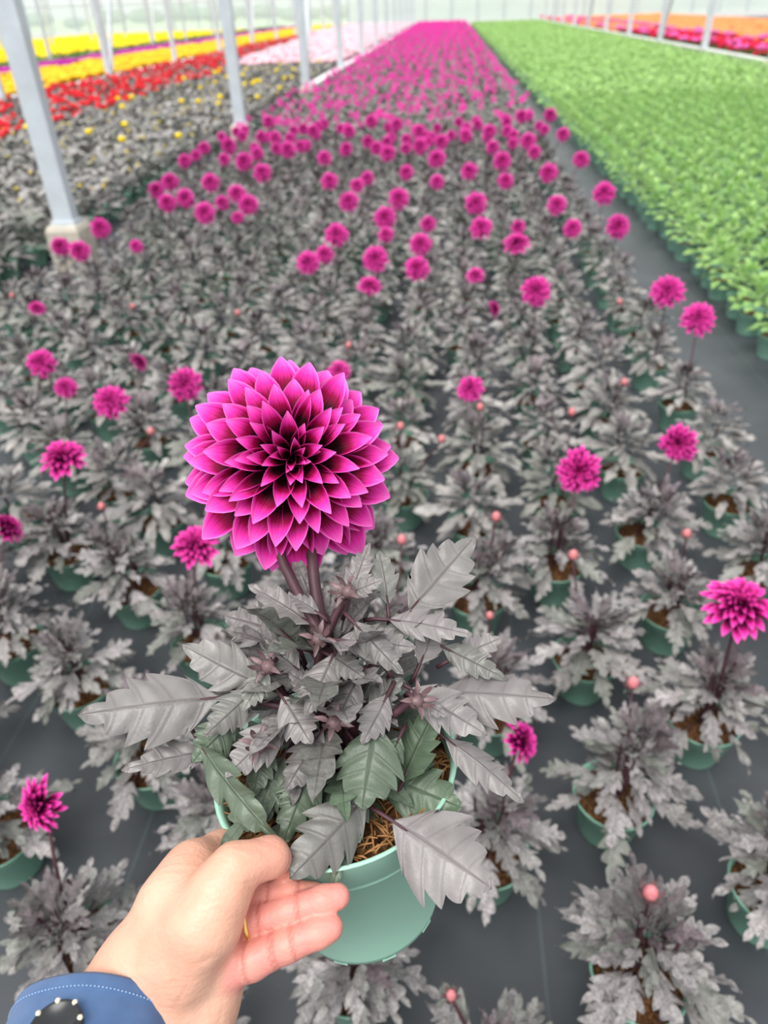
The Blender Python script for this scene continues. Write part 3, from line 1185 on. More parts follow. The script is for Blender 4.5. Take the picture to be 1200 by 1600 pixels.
e = q[(qi < 2) | (qd < 6)]
gs.append(scatter(POT_LOW, e, np.zeros(len(e)), np.ones(len(e))).mat(1))
o = obj('green_foliage_field', join(gs), ['green_far', 'pot'], kind='stuff')
tag(o, 'bright green young plants massed beyond the near rows', 'plants')

# dark-leaved bed with yellow blooms, left of the posts
def pale_buds(seed, n):
    r_ = np.random.default_rng(seed)
    return [ball(0.017 * r_.uniform(.7, 1.2), (r_.normal(0, .07), r_.normal(0, .07), r_.uniform(.30, .35)), 6, 4).mat(2) for _ in range(n)]


Y_DARK = [join([clump_geo(0.30, 0.15, 34, 0, 0.020, 400 + s, 0.115)] + pale_buds(s, n_)) for s, n_ in enumerate((0, 0, 1, 0, 1, 2, 0, 0, 1, 0, 0, 1))]
Y_DARK += [join([clump_geo(0.30, 0.15, 34, 0, 0.02, 420, 0.115), ball(0.045, (0.02, 0.0, 0.36), 8, 5, (1, 1, .7)).mat(1)])]
Y_DARK = [join([g_, tube([(0, 0, 0.1), (0, 0, 0.3)], 0.02, 5), POT_LOW.mat(3)]) for g_ in Y_DARK]
bed_of('yellow_dahlia_plant', 'yellow_dahlia_field', (-5.2, -2.9), (3.6, 21), 0.25, 0.30, Y_DARK, ['leaf_far', 'f_yellow', 'f_pale_yellow', 'pot'],
       'grey-leaved yellow dahlia plant', 'dahlia', 'yellow dahlias left of the posts', 'left of the post line', 'grey-leaved yellow dahlias massed left of the post line')
R_BED = [clump_geo(0.30, 0.14, 24, nf_, 0.045, 440 + s, 0.10) for s, nf_ in enumerate((1, 3, 4, 2, 1, 0))]
bed_of('red_dahlia_plant', 'red_dahlia_field', (-7.75, -5.3), (8, 46), 0.27, 0.32, R_BED, ['leaf_far', 'f_red'],
       'dark-leaved plant with red blooms', 'dahlia', 'red dahlias', 'from the yellow dahlias', 'red dahlias massed in the left bed', 200, keep=lambda p: p[0] < -5.2 - np.interp(p[1], [20, 23, 46], [0, 1.0, 2.3]))
B_BED = [clump_geo(0.30, 0.15, 14, nf_, 0.05, 460 + s, 0.10) for s, nf_ in enumerate((7, 9, 8))]
bed_of('blush_dahlia_plant', 'blush_dahlia_field', (-7.75, -2.9), (21.3, 66), 0.30, 0.36, B_BED, ['leaf_far', 'f_blush'],
       'pale blush flowering plant', 'dahlia', 'blush dahlias', 'from the post line', 'pale blush flowers massed towards the far wall', 200, keep=lambda p: p[0] > -4.9 - np.interp(p[1], [20, 23, 46, 47], [0, 1.0, 2.3, 9]))
A_BED = [clump_geo(0.28, 0.16, 12, nf_, 0.055, 480 + s, 0.10) for s, nf_ in enumerate((11, 12, 10))]
bed_of('golden_flower_plant', 'golden_flower_field', (-10.85, -8.3), (13, 66), 0.30, 0.36, A_BED, ['mid_green', 'f_gold'],
       'golden flowering plant', 'flower', 'golden flowers', 'past the red bed', 'golden flowers massed beyond the red bed', 200)
bed_of('purple_flower_plant', 'purple_flower_field', (-12.2, -11.3), (18, 66), 0.30, 0.36, A_BED, ['mid_green', 'f_purple'],
       'purple flowering plant', 'flower', 'purple flowers', 'past the golden bed', 'purple flowers in a band behind the golden ones', 120)
L_BED = [clump_geo(0.36, 0.17, 20, 0, 0.05, 500 + s, 0.13) for s in range(3)]
bed_of('leafy_green_plant', 'leafy_green_field', (-13.7, -12.6), (20, 66), 0.30, 0.36, L_BED, ['mid_green', 'f_gold'],
       'mid green leafy plant', 'plant', 'green strip', 'past the purple bed', 'green leafy strip behind the purple flowers', 100)
bed_of('yellow_flower_plant', 'yellow_flower_field', (-26.0, -14.0), (24, 60), 0.34, 0.40, A_BED, ['mid_green', 'f_yellow'],
       'bright yellow flowering plant', 'flower', 'far yellow flowers', 'past the green strip', 'bright yellow flowers massed along the far left', 200)
# beds beyond the right-hand kerb
pp = bed_of('pink_flower_plant', 'pink_flower_field', (6.9, 9.4), (14, 66), 1.5, 1.3, [clump_geo(0.42, 0.16, 10, nf_, 0.055, 540 + s, 0.10) for s, nf_ in enumerate((8, 9))], ['mid_green', 'f_pink'],
       'pink flowering plant rising above its neighbours', 'flower', 'pink flowers', 'past the right kerb', 'pink flowers', 300, from_right=False)
PINKS = [(p[0], p[1]) for _, p, _ in pp]
bed_of('crimson_flower_plant', 'crimson_flower_field', (6.95, 8.7), (12, 36), 0.30, 0.36, [clump_geo(0.32, 0.15, 16, nf_, 0.05, 520 + s, 0.10) for s, nf_ in enumerate((8, 5, 9))], ['mid_green', 'f_crimson'],
       'crimson flowering plant', 'flower', 'crimson flowers', 'past the right kerb', 'crimson flowers massed past the right kerb', 200, from_right=False)
bed_of('orange_flower_plant', 'orange_flower_field', (8.9, 15.5), (20, 66), 0.32, 0.38, [clump_geo(0.30, 0.16, 12, nf_, 0.055, 560 + s, 0.10) for s, nf_ in enumerate((10, 11, 8))], ['mid_green', 'f_orange'],
       'orange flowering plant', 'flower', 'orange flowers', 'past the crimson bed', 'orange flowers massed past the crimson bed', 200, from_right=False)
bed_of('coral_flower_plant', 'coral_flower_field', (6.95, 8.7), (36, 66), 0.32, 0.38, [clump_geo(0.30, 0.16, 12, nf_, 0.055, 580 + s, 0.10) for s, nf_ in enumerate((10, 11, 8))], ['mid_green', 'f_orange'],
       'coral orange flowering plant', 'flower', 'coral flowers', 'past the right kerb', 'coral flowers massed past the right kerb', 100, from_right=False)

# ---------------------------------------------------------------- the dahlia held up in the hand
RIM_C = at(524, 1190, 0.480)
_v = unit(RIM_C - EYE)
_h = unit([_v[0], _v[1], 0])
_s = np.cross(_h, ZUP)
AX = unit(ZUP + _h * math.tan(math.radians(9)) - _s * math.tan(math.radians(5)))
HELD_H = 0.136
BASE = RIM_C - AX * HELD_H
POTM = frame(np.zeros(3), np.cross(AX, unit(np.cross(AX, _h))), AX)
held = thing('potted_dahlia', BASE, 'dahlia in a pale green pot with one huge magenta bloom, held up by the hand', 'dahlia')
prof = [(0.0, 0.006), (0.046, 0.006), (0.050, 0.0), (0.0555, 0.0), (0.0565, 0.005), (0.0745, 0.112), (0.0785, 0.1135), (0.0805, HELD_H - 0.003), (0.0825, HELD_H),
        (0.0800, HELD_H + 0.0005), (0.0775, HELD_H - 0.004), (0.0740, 0.105)]
pot = obj('pot', lathe(prof, 64), 'pot_held', held, POTM)
# little notches under the foot rim
notch = mesh('foot', box(-0.005, 0.005, 0.049, 0.0555, -0.0018, 0.001), 'pot_held', False)
for i in range(10):
    put('foot', notch, pot, Matrix.Rotation(i * PI / 5 + 0.2, 4, 'Z'))
SOIL_Z = 0.122
sm = POTM.copy()
sm[:3, 3] = AX * SOIL_Z
g = lathe([(1e-4, 0.008), (0.02, 0.008), (0.04, 0.006), (0.06, 0.003), (0.0765, -0.002)], 40)
g.V[:, 2] += 0.0018 * RNG.standard_normal(len(g.V))
soil = obj('soil', g, 'soil', held, sm)
gs = []
for i in range(700):
    a, q = random.uniform(0, 2 * PI), 0.074 * math.sqrt(random.uniform(0.1, 1))
    c = np.array([math.cos(a) * q, math.sin(a) * q, 0.006 + random.uniform(0, 0.004)])
    d = unit([random.gauss(0, 1), random.gauss(0, 1), random.gauss(0, 0.35)]) * random.uniform(0.003, 0.008)
    gs.append(tube([c - d, c + [0, 0, 0.0015], c + d], [0.0004, 0.0009, 0.0004], 4, False))
obj('coir', join(gs), 'fibre', soil, None, True, 'stuff')

FC = at(456, 719, 0.462)                      # bloom centre
F_AX = unit(unit(EYE - FC) + 0.13 * UP + 0.02 * RT)
R_H = 0.0712
hm = frame(FC - BASE - F_AX * 0.012, unit(UP - F_AX * (UP @ F_AX)), F_AX)
head = obj('flower', join([ball(R_H * 0.15, (0, 0, R_H * 0.08), 16, 10), ball(R_H * 0.20, (0, 0, -R_H * 0.16), 16, 10)]), 'core', held, hm)
lay, par = bloom_layout(94, R_H, 21, 12, True)
pm = [[mesh('petal', petal_geo(L * s, W * w_, c, a + da, b + da, n=13, m=9, tip=1.05), 'petal') for s, w_, da in ((1.0, 1.0, 0), (0.95, 1.08, 0.05), (1.05, 0.94, -0.05))] for L, W, c, a, b in par]
for i in range(17):
    ph = i * 2 * PI / 17 + 0.1
    rad = np.array([math.cos(ph), math.sin(ph), 0])
    e_ = 0.03 + 0.06 * math.sin(5 * i)
    lay.append((11, frame(rad * R_H * 0.11 - ZUP * R_H * 0.15, rad * math.cos(e_) + ZUP * math.sin(e_), ZUP * math.cos(e_) - rad * math.sin(e_), 1.02 + 0.03 * math.sin(3 * i))))
for k, mt in lay:
    put('petal', pm[k][random.randrange(3)], head, mt)

# stems
def hp(*a):
    return at(*a) - BASE


soil_c = AX * (SOIL_Z + 0.004)
fork = hp(503, 1010, 0.452)
fb = FC - BASE - F_AX * 0.022


def smooth_path(pts, n=14):
    pts = [np.asarray(p, float) for p in pts]
    P_ = [2 * pts[0] - pts[1]] + pts + [2 * pts[-1] - pts[-2]]
    out = []
    for i in range(1, len(P_) - 2):
        for s in np.linspace(0, 1, n // (len(pts) - 1) + 1, endpoint=False):
            a, b, c, d = P_[i - 1], P_[i], P_[i + 1], P_[i + 2]
            out.append(0.5 * ((2 * b) + (-a + c) * s + (2 * a - 5 * b + 4 * c - d) * s ** 2 + (-a + 3 * b - 3 * c + d) * s ** 3))
    out.append(pts[-1])
    return np.array(out)


def stem(name, pts, r0, r1, parent=held):
    p = smooth_path(pts)
    return obj(name, tube(p, np.linspace(r0, r1, len(p)), 10), 'stem', parent)


stem('flower_stem', [soil_c, fork, hp(462, 920, 0.466), hp(437, 850, 0.480), fb], 0.0042, 0.0030)
stem('flower_stem', [soil_c + [0.006, 0.004, 0], hp(512, 1020, 0.458), hp(494, 930, 0.470), hp(486, 860, 0.482), hp(476, 800, 0.490)], 0.0046, 0.0036)
stem('flower_stem', [soil_c + [-0.006, 0.002, 0], hp(498, 1040, 0.45), hp(518, 975, 0.45), hp(540, 935, 0.448)], 0.0036, 0.0024)
stem('stem', [soil_c + [0.01, 0.0, 0], hp(560, 1080, 0.45), hp(610, 1010, 0.46), hp(640, 955, 0.468)], 0.0036, 0.0022)
stem('stem', [soil_c + [-0.01, 0.0, 0], hp(450, 1100, 0.45), hp(430, 1060, 0.445), hp(418, 1045, 0.44)], 0.0034, 0.002)
stem('stem', [soil_c + [0.01, -0.004, 0], hp(590, 1140, 0.44), hp(630, 1105, 0.43), hp(648, 1096, 0.425)], 0.0034, 0.002)
stem('stem', [soil_c, hp(470, 1120, 0.45), hp(380, 1092, 0.448), hp(345, 1090, 0.445)], 0.003, 0.0016)
stem('stem', [soil_c + [0.012, 0, 0], hp(620, 1110, 0.45), hp(690, 1075, 0.455)], 0.003, 0.0016)

# leaves: base pixel+depth, tip pixel+depth, width in pixels, roll, material, droop, fold, curl
LV = [
    (612, 1282, .418, 768, 1388, .398, 158, 0.05, 'leaf', 0.05, -0.06, 0.0),
    (572, 1246, .425, 453, 1372, .396, 112, -0.25, 'leaf', 0.06, -0.10, 0.0),
    (588, 1128, .430, 566, 1262, .412, 118, 0.1, 'leaf_green', 0.15, -0.10, 0.0),
    (628, 1222, .440, 687, 1098, .438, 84, -0.5, 'leaf_green', 0.05, 0.25, 0.0),
    (592, 1212, .452, 722, 1262, .438, 104, 0.1, 'leaf_green', 0.05, 0.05, 0.0),
    (345, 1090, .446, 124, 1117, .430, 132, 0.1, 'leaf', 0.08, -0.20, 0.0),
    (335, 1172, .445, 190, 1203, .428, 62, 0.25, 'leaf', 0.05, 0.20, 0.0),
    (410, 1070, .452, 286, 1008, .458, 84, -0.45, 'leaf', 0.10, 0.30, 0.0),
    (312, 1162, .440, 436, 1312, .412, 70, 0.9, 'leaf_green', 0.12, 0.30, 0.0),
    (638, 956, .465, 742, 838, .492, 104, 0.15, 'leaf', 0.04, 0.22, 0.0),
    (606, 968, .455, 736, 992, .452, 62, -0.2, 'leaf', 0.12, 0.15, 0.0),
    (684, 1082, .452, 868, 1092, .448, 104, -0.15, 'leaf', 0.05, -0.15, 0.0),
    (694, 1152, .444, 816, 1252, .430, 64, -0.35, 'leaf', 0.12, -0.15, 0.0),
    (690, 1010, .462, 792, 1062, .455, 50, 0.1, 'leaf', 0.10, 0.15, 0.0),
    (530, 1000, .440, 650, 1012, .436, 66, 0.0, 'leaf', 0.10, 0.12, 0.0),
    (552, 972, .440, 628, 1052, .425, 50, 0.2, 'leaf', 0.15, -0.1, 0.0),
    (522, 1022, .436, 478, 1118, .418, 66, 0.0, 'leaf', 0.12, -0.12, 0.0),
    (512, 1022, .438, 570, 1060, .425, 46, 0.0, 'leaf', 0.15, -0.12, 0.0),
    (440, 1088, .436, 486, 1162, .420, 74, 0.1, 'leaf', 0.12, -0.10, 0.0),
    (398, 1076, .440, 320, 1150, .428, 66, -0.2, 'leaf', 0.15, -0.1, 0.0),
    (450, 1125, .440, 352, 1214, .424, 74, 0.1, 'leaf', 0.10, 0.15, 0.0),
    (488, 976, .452, 388, 914, .460, 54, 0.2, 'leaf', 0.05, 0.25, 0.0),
    (440, 990, .472, 350, 962, .480, 84, 0.0, 'leaf', 0.10, 0.0, 0.0),
    (545, 938, .460, 578, 846, .475, 44, 0.0, 'leaf', 0.05, 0.3, 0.0),
    (606, 946, .462, 592, 858, .480, 50, 0.3, 'leaf', 0.05, 0.3, 0.0),
    (640, 1075, .440, 760, 1148, .432, 76, 0.1, 'leaf', 0.08, 0.10, 0.0),
    (606, 1085, .432, 566, 1162, .420, 58, -0.2, 'leaf', 0.12, 0.1, 0.0),
    (505, 1140, .440, 446, 1236, .424, 70, 0.2, 'leaf', 0.10, -0.1, 0.0),
    (492, 1180, .446, 440, 1322, .424, 78, -0.1, 'leaf_green', 0.10, -0.1, 0.0),
    (445, 1180, .450, 392, 1300, .432, 76, 0.3, 'leaf_green', 0.10, 0.1, 0.0),
    (560, 1190, .448, 520, 1392, .404, 70, 0.1, 'leaf_green', 0.10, -0.1, 0.0),
    (706, 1030, .466, 786, 996, .472, 54, 0.0, 'leaf', 0.08, 0.12, 0.0),
    (655, 1040, .455, 690, 950, .47, 60, 0.4, 'leaf', 0.05, 0.2, 0.0),
    (600, 1040, .44, 560, 990, .45, 50, 0.0, 'leaf', 0.05, 0.2, 0.0),
    (560, 1060, .436, 520, 1140, .422, 60, 0.1, 'leaf', 0.12, -0.1, 0.0),
    (470, 1050, .444, 405, 1000, .452, 56, 0.0, 'leaf', 0.08, 0.2, 0.0),
    (420, 1045, .438, 380, 1110, .428, 46, 0.0, 'leaf', 0.12, 0.1, 0.0),
    (625, 1150, .436, 600, 1210, .43, 46, 0.0, 'leaf_green', 0.12, 0.1, 0.0),
    (370, 1120, .446, 300, 1190, .436, 70, -0.2, 'leaf_green', 0.10, 0.1, 0.0),
    (648, 1090, .43, 700, 1120, .42, 34, 0.2, 'leaf', 0.10, 0.2, 0.0),
    (540, 930, .45, 600, 905, .448, 36, 0.0, 'leaf', 0.10, 0.2, 0.0),
    (500, 960, .445, 452, 930, .45, 34, 0.3, 'leaf', 0.10, 0.3, 0.0),
    (505, 1090, .438, 450, 1050, .440, 50, 0.1, 'leaf', 0.10, 0.1, 0.0),
    (575, 1110, .440, 630, 1060, .440, 54, -0.3, 'leaf', 0.10, 0.2, 0.0),
    (420, 1150, .446, 395, 1245, .436, 60, 0.2, 'leaf_green', 0.10, 0.1, 0.0),
]
for i, (bx, by, bd, tx, ty, td, w, roll, mt_, dr, fo, cu) in enumerate(LV):
    b, t_ = at(bx, by, bd), at(tx, ty, td)
    L = float(np.linalg.norm(t_ - b))
    W = w * (bd + td) / 2 / F_PX
    d = unit(t_ - b)
    toc = unit(EYE - b)
    n_ = 0.75 * toc + 0.45 * ZUP
    n_ = unit(n_ - d * (n_ @ d))
    n_ = n_ + roll * np.cross(d, n_)
    g = leaf_geo(L / math.cos(math.atan(dr)), W, K=5, per=7, cols=5, depth=0.30, lob=0.05, droop=dr + 0.05, fold=fo, wave=0.026, fat=0.70, curl=0.22 + cu,
                 petiole=min(0.022, L * 0.3), pw=0.0016, seed=900 + i)
    # droop pulls the tip off the chord: turn the leaf up by the same angle
    a = math.atan(dr + 0.05)
    obj('leaf', g, [mt_, 'stem'], held, frame(b - BASE, d * math.cos(a) + unit(n_) * math.sin(a), n_))
# small inner leaves around the stems
r = np.random.default_rng(77)
FILL = [leaf_geo(1.0, 0.55, K=4, per=5, cols=3, depth=0.34, lob=0.05, droop=0.25, fold=0.15, wave=0.03, fat=0.72, petiole=0.3, pw=0.03, seed=60 + i) for i in range(4)]
FILL_ME = [mesh('leaf', g_, ['leaf' if i < 3 else 'leaf_green', 'stem']) for i, g_ in enumerate(FILL)]
top = hp(505, 985, 0.458)
for i in range(64):
    t = (i + .5) / 64
    c = soil_c * (1 - t) + top * t
    ph = i * GA
    e1 = unit(np.cross(AX, _h))
    e2 = np.cross(AX, e1)
    rad = e1 * math.cos(ph) + e2 * math.sin(ph)
    el = math.radians(-5 + 55 * t + r.normal(0, 12))
    d = rad * math.cos(el) + AX * math.sin(el)
    L = 0.048 * r.uniform(0.75, 1.25)
    off = r.uniform(0.012, 0.040) * (1.15 - 0.5 * t)
    n_ = AX * math.cos(el) - rad * math.sin(el) + np.cross(rad, AX) * r.normal(0, .35)
    put('leaf', FILL_ME[i % 3 if t > 0.35 else 3], held, frame(c + rad * off, d, n_, L))

# unopened buds with curled sepals
for bx, by, bd in ((545, 925, .446), (420, 1042, .436), (650, 1096, .422), (522, 1130, .424), (498, 1000, .436), (405, 1165, .43)):
    c = hp(bx, by, bd)
    ax = unit(EYE - at(bx, by, bd) + 0.3 * RT * random.uniform(-1, 1) + 0.2 * ZUP)
    gs = [ball(0.0048, (0, 0, 0), 10, 7).mat(0)]
    for i in range(8):
        a = i * PI / 4
        q = np.array([math.cos(a), math.sin(a), 0])
        gs.append(leaf_geo(0.009 + 0.003 * (i % 2), 0.0034, K=1, per=6, cols=1, depth=0.0, droop=0.55 - 1.0 * (i % 2), fold=0.4, seed=i).xf(frame(q * 0.003 + ZUP * 0.002, q * 0.7 + ZUP * 0.7, ZUP - q)).mat(0))
    obj('bud', join(gs), ['sepal'], held, frame(c, unit(np.cross(ax, [0.2, 0.3, 1])), ax))

# ---------------------------------------------------------------- the hand
def px_r(r_, d):
    return r_ * d / F_PX


def seg(a, b):
    return (at(*a[:3]), at(*b[:3]), px_r(a[3], a[2]), px_r(b[3], b[2]))


def chain(*pts):
    return [seg(pts[i], pts[i + 1]) for i in range(len(pts) - 1)]


CUFF_C = at(156, 1590, .385)
ARM_AX = unit(math.cos(1.143) * UP + math.sin(1.143) * FW)
ARM_SIDE = RT


def arm(k, off, r_):
    p = CUFF_C + ARM_AX * k + ARM_SIDE * off - unit(ARM_AX * (FW @ ARM_AX) - FW) * 0.009
    x, y, w = proj(p)
    return (x, y, w, r_ / w * F_PX)


PALM = chain(arm(-.07, -.004, .026), arm(-.01, -.004, .026), (222, 1520, .396, 66), (288, 1408, .402, 60), (300, 1372, .410, 44)) \
    + chain(arm(-.07, .008, .024), arm(-.01, .009, .024), (306, 1578, .397, 56), (344, 1512, .398, 46)) \
    + chain((205, 1580, .394, 60), (268, 1540, .396, 64), (300, 1460, .400, 62), (345, 1420, .410, 40)) \
    + chain((262, 1580, .377, 10), (312, 1490, .370, 9)) + chain((225, 1545, .378, 8), (300, 1420, .380, 8))
THUMB = chain((285, 1500, .384, 56), (318, 1440, .381, 58), (346, 1390, .383, 46), (368, 1356, .386, 36), (396, 1346, .390, 27), (421, 1339, .397, 28), (440, 1348, .410, 23))
INDEX = chain((288, 1395, .406, 50), (302, 1356, .416, 39), (345, 1330, .440, 30), (392, 1336, .474, 26), (420, 1350, .498, 22))
MIDDLE = chain((310, 1420, .412, 34), (350, 1402, .414, 26), (402, 1396, .410, 20), (452, 1394, .408, 19), (492, 1396, .410, 17))
RING = chain((310, 1470, .404, 36), (345, 1450, .404, 29), (392, 1440, .402, 25), (450, 1424, .400, 23), (505, 1407, .399, 22), (527, 1401, .400, 20))
PINKY = chain((318, 1530, .394, 38), (350, 1512, .394, 33), (394, 1500, .391, 29), (450, 1476, .390, 25), (498, 1456, .391, 23.5), (515, 1449, .392, 21.5))


def cone_sdf(P, s):
    a, b, ra, rb = s
    ab = b - a
    t = np.clip(((P - a) @ ab) / (ab @ ab), 0, 1)
    return np.linalg.norm(P - a - t[:, None] * ab, axis=1) - (ra + (rb - ra) * t)


def smin(a, b, k):
    h = np.clip(0.5 + 0.5 * (b - a) / k, 0, 1)
    return b + (a - b) * h - k * h * (1 - h)


def group_sdf(P, segs, k):
    d = cone_sdf(P, segs[0])
    for s in segs[1:]:
        d = smin(d, cone_sdf(P, s), k)
    return d


def hand_sdf(P):
    d = group_sdf(P, PALM, 0.014)
    d = smin(d, group_sdf(P, THUMB, 0.006), 0.007)
    d = smin(d, group_sdf(P, INDEX, 0.005), 0.005)
    f = group_sdf(P, MIDDLE, 0.003)
    f = smin(f, group_sdf(P, RING, 0.003), 0.0012)
    f = smin(f, group_sdf(P, PINKY, 0.003), 0.0012)
    return smin(d, f, 0.0035)


def surface_nets(fn, lo, hi, h):
    n = np.ceil((hi - lo) / h).astype(int) + 1
    ax = [lo[i] + h * np.arange(n[i]) for i in range(3)]
    G = np.stack(np.meshgrid(*ax, indexing='ij'), -1).reshape(-1, 3)
    D = np.concatenate([fn(c) for c in np.array_split(G, max(1, len(G) // 200000))]).reshape(n)
    S = D < 0
    c = n - 1
    acc = np.zeros((*c, 3))
    cnt = np.zeros(c)
    off = [(i, j, k) for i in (0, 1) for j in (0, 1) for k in (0, 1)]
    sl = lambda o: tuple(slice(o[q], o[q] + c[q]) for q in range(3))
    for a in range(8):
        for b in range(a + 1, 8):
            oa, ob = np.array(off[a]), np.array(off[b])
            if np.abs(oa - ob).sum() != 1:
                continue
            da, db = D[sl(oa)], D[sl(ob)]
            x = S[sl(oa)] != S[sl(ob)]
            t = np.where(x, da / np.where(x, da - db, 1), 0)
            for q in range(3):
                acc[..., q] += np.where(x, oa[q] + t * (ob[q] - oa[q]), 0)
            cnt += x
    idx = np.full(c, -1)
    m = cnt > 0
    idx[m] = np.arange(m.sum())
    I = np.argwhere(m)
    V = lo + h * (I + acc[m] / cnt[m][:, None])
    T = []
    for q in range(3):
        u, w = [(1, 2), (2, 0), (0, 1)][q]
        s0 = [slice(1, c[i]) for i in range(3)]
        s1 = list(s0)
        s0[q] = slice(0, c[q])
        s1[q] = slice(1, c[q] + 1)
        A, B = S[tuple(s0)], S[tuple(s1)]
        E_ = np.argwhere(A != B)
        flip = A[tuple(E_.T)]
        base = E_ + 1
        base[:, q] = E_[:, q]
        du, dw = np.zeros(3, int), np.zeros(3, int)
        du[u], dw[w] = 1, 1
        v = [idx[tuple((base - o_).T)] for o_ in (du * 0, du, du + dw, dw)]
        Q = np.stack(v, 1)
        Q = np.where(flip[:, None], Q, Q[:, ::-1])
        T += [Q[:, [0, 1, 2]], Q[:, [0, 2, 3]]]
    return V, np.concatenate(T)


allp = np.concatenate([[s[0], s[1]] for grp in (PALM, THUMB, INDEX, MIDDLE, RING, PINKY) for s in grp])
lo, hi = allp.min(0) - 0.033, allp.max(0) + 0.033
V, T = surface_nets(hand_sdf, lo, hi, 0.0014)
# pinker finger pads, and the creases at the joints
pink = np.zeros(len(V))
crease = np.zeros(len(V))
for grp, w in ((MIDDLE, .8), (RING, 1.0), (PINKY, 1.0), (THUMB[3:], .55)):
    dd = np.abs(group_sdf(V, grp, 0.003))
    for s in grp[1:]:
        d_ = np.abs(cone_sdf(V, s))
        pink = np.maximum(pink, w * np.clip(1 - d_ / 0.004, 0, 1))
for grp, joints in ((RING, ((2, 0.30), (3, 0.35), (1, 0.85))), (PINKY, ((2, 0.62), (3, 0.22), (2, 0.70), (1, 0.95))), (MIDDLE, ((2, 0.4), (3, 0.3))), (THUMB, ((4, 0.4), (5, 0.2)))):
    for si, tt in joints:
        a, b, ra, rb = grp[si]
        c = a + (b - a) * tt
        ax = unit(b - a)
        rr = ra + (rb - ra) * tt
        q = V - c
        al = q @ ax
        rad = q - al[:, None] * ax
        bend = 0.10 * (rad @ UP)
        near = np.linalg.norm(rad, axis=1) < rr * 1.15
        crease = np.maximum(crease, near * np.exp(-((al - bend) / 0.0011) ** 2))
# folds where the thumb's base meets the palm
for p0, p1 in (((300, 1508, .37), (350, 1488, .372)), ((322, 1535, .37), (372, 1470, .385)), ((262, 1590, .36), (300, 1530, .368)), ((345, 1500, .376), (388, 1452, .385)),
               ((372, 1384, .372), (398, 1376, .382)), ((368, 1392, .372), (396, 1388, .382))):
    P0, P1 = at(*p0), at(*p1)
    n_ = unit(np.cross(P1 - P0, 0.5 * (P0 + P1) - EYE))
    d_ = np.abs((V - P0) @ n_)
    t_ = ((V - P0) @ (P1 - P0)) / ((P1 - P0) @ (P1 - P0))
    near = (t_ > 0) & (t_ < 1) & (np.abs((V - P0) @ FW) < 0.03)
    crease = np.maximum(crease, near * 0.30 * np.sin(PI * np.clip(t_, 0, 1)) * np.exp(-(d_ / 0.0012) ** 2))
person = thing('person', CUFF_C, 'outstretched bare hand in a blue jacket sleeve pinching the pot rim', 'person')
g = Geo(V - CUFF_C, T)
hand = obj('hand', g, 'skin', person)
for nm, val in (('pink', pink), ('crease', crease)):
    at_ = hand.data.attributes.new(nm, 'FLOAT', 'POINT')
    at_.data.foreach_set('value', val.astype(np.float32))
sm_ = hand.modifiers.new('smooth', 'SMOOTH')
sm_.factor, sm_.iterations = 0.5, 3

# gold ring on the ring finger
a, b, ra, rb = RING[2]
c = a
ax = unit(b - a)
e1 = unit(np.cross(ax, ZUP))
e2 = np.cross(ax, e1)
th = np.linspace(0, 2 * PI, 41)
rr = ra + 0.0006
circ = np.array([c + rr * (math.cos(t) * e1 + math.sin(t) * e2) for t in th]) - CUFF_C
ring = obj('finger_ring', tube(circ, 0.0016, 8, False), 'gold', person)
ring['label'] = 'plain gold ring on a finger'

# sleeve
e1 = unit(np.cross(ARM_AX, FW))
e2 = np.cross(ARM_AX, e1)
S_R = 0.0425
rows = [(0.010, 0.975), (-0.001, 0.965), (0.0, 1.0), (-0.002, 1.015), (-0.008, 1.01), (-0.0095, 1.0), (-0.011, 1.01), (-0.05, 1.04), (-0.10, 1.10), (-0.18, 1.16), (-0.28, 1.25), (-0.285, 0.4)]
rows[0] = (-0.02, 0.955)
SEG_N = 72
V, UV = [], []
th = np.linspace(0, 2 * PI, SEG_N, endpoint=False)
for i, (z, q) in enumerate(rows):
    wob = 1 + 0.012 * np.sin(3 * th + 40 * z) + 0.008 * np.sin(7 * th + 9)
    rad = S_R * q * wob
    V.append(ARM_AX * z + rad[:, None] * (np.cos(th)[:, None] * e1 * 1.05 + np.sin(th)[:, None] * e2 * 0.92))
    UV.append(np.stack([th / (2 * PI) * 1.6, np.full(SEG_N, z * 5)], 1))
T = []
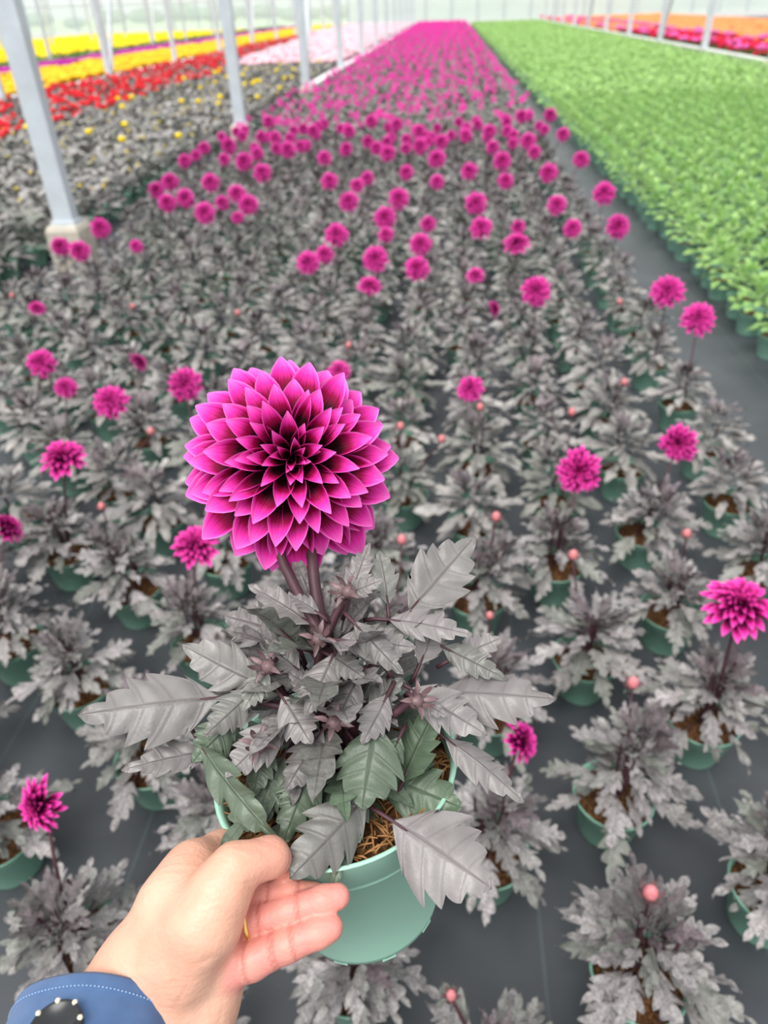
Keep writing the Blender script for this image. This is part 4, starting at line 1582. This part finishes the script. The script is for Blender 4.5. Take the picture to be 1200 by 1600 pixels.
for i in range(len(rows) - 1):
    for j in range(SEG_N):
        a, b = i * SEG_N + j, i * SEG_N + (j + 1) % SEG_N
        T += [(a, b, b + SEG_N), (a, b + SEG_N, a + SEG_N)]
sleeve = obj('sleeve', Geo(np.concatenate(V), np.array(T)[:, ::-1], np.concatenate(UV)), 'denim', person)


def on_sleeve(t, z, out=0.0):
    rad = S_R * np.interp(-z, [0, 0.011, 0.05, 0.10], [1.015, 1.01, 1.04, 1.10]) * (1 + 0.012 * math.sin(3 * t + 40 * z) + 0.008 * math.sin(7 * t + 9)) + out
    return ARM_AX * z + rad * (math.cos(t) * e1 * 1.05 + math.sin(t) * e2 * 0.92)


stitch = [tube([on_sleeve(t, -0.0075, 0.0003), on_sleeve(t + 0.022, -0.0075, 0.0003)], 0.00035, 5) for t in np.arange(0, 2 * PI, 0.045)]
obj('stitching', join(stitch), 'thread', sleeve, None, True, 'stuff')

# round black watch face on the cuff, its upper edge in view
best = min(((proj(CUFF_C + on_sleeve(t, z))[0] - 88) ** 2 + (proj(CUFF_C + on_sleeve(t, z))[1] - 1612) ** 2 + 1e9 * (((CUFF_C + on_sleeve(t, z) - EYE) @ FW) > ((CUFF_C + ARM_AX * z - EYE) @ FW)), t, z)
           for t in np.linspace(0, 2 * PI, 90) for z in np.linspace(-0.09, -0.006, 60))
_, wt, wz = best
wc = on_sleeve(wt, wz)
wn = unit(wc - ARM_AX * wz)
watch = thing('wristwatch', CUFF_C + wc, 'round black watch face with cream markers on the blue cuff', 'watch')
wm = frame(np.zeros(3), ARM_AX, wn)
R_W = px_r(37, .37)
obj('case', lathe([(1e-4, -0.002), (R_W, -0.002), (R_W * 1.03, 0.001), (R_W, 0.0035), (R_W * 0.92, 0.004), (R_W * 0.88, 0.003), (1e-4, 0.003)], 40), 'black', watch, wm)
mk = mesh('marker', ball(0.0014, (0, R_W * 0.98, 0.0036), 8, 5), 'cream')
for i in range(8):
    put('marker', mk, watch, wm @ np.array(Matrix.Rotation(i * PI / 4 + 0.25, 4, 'Z')))
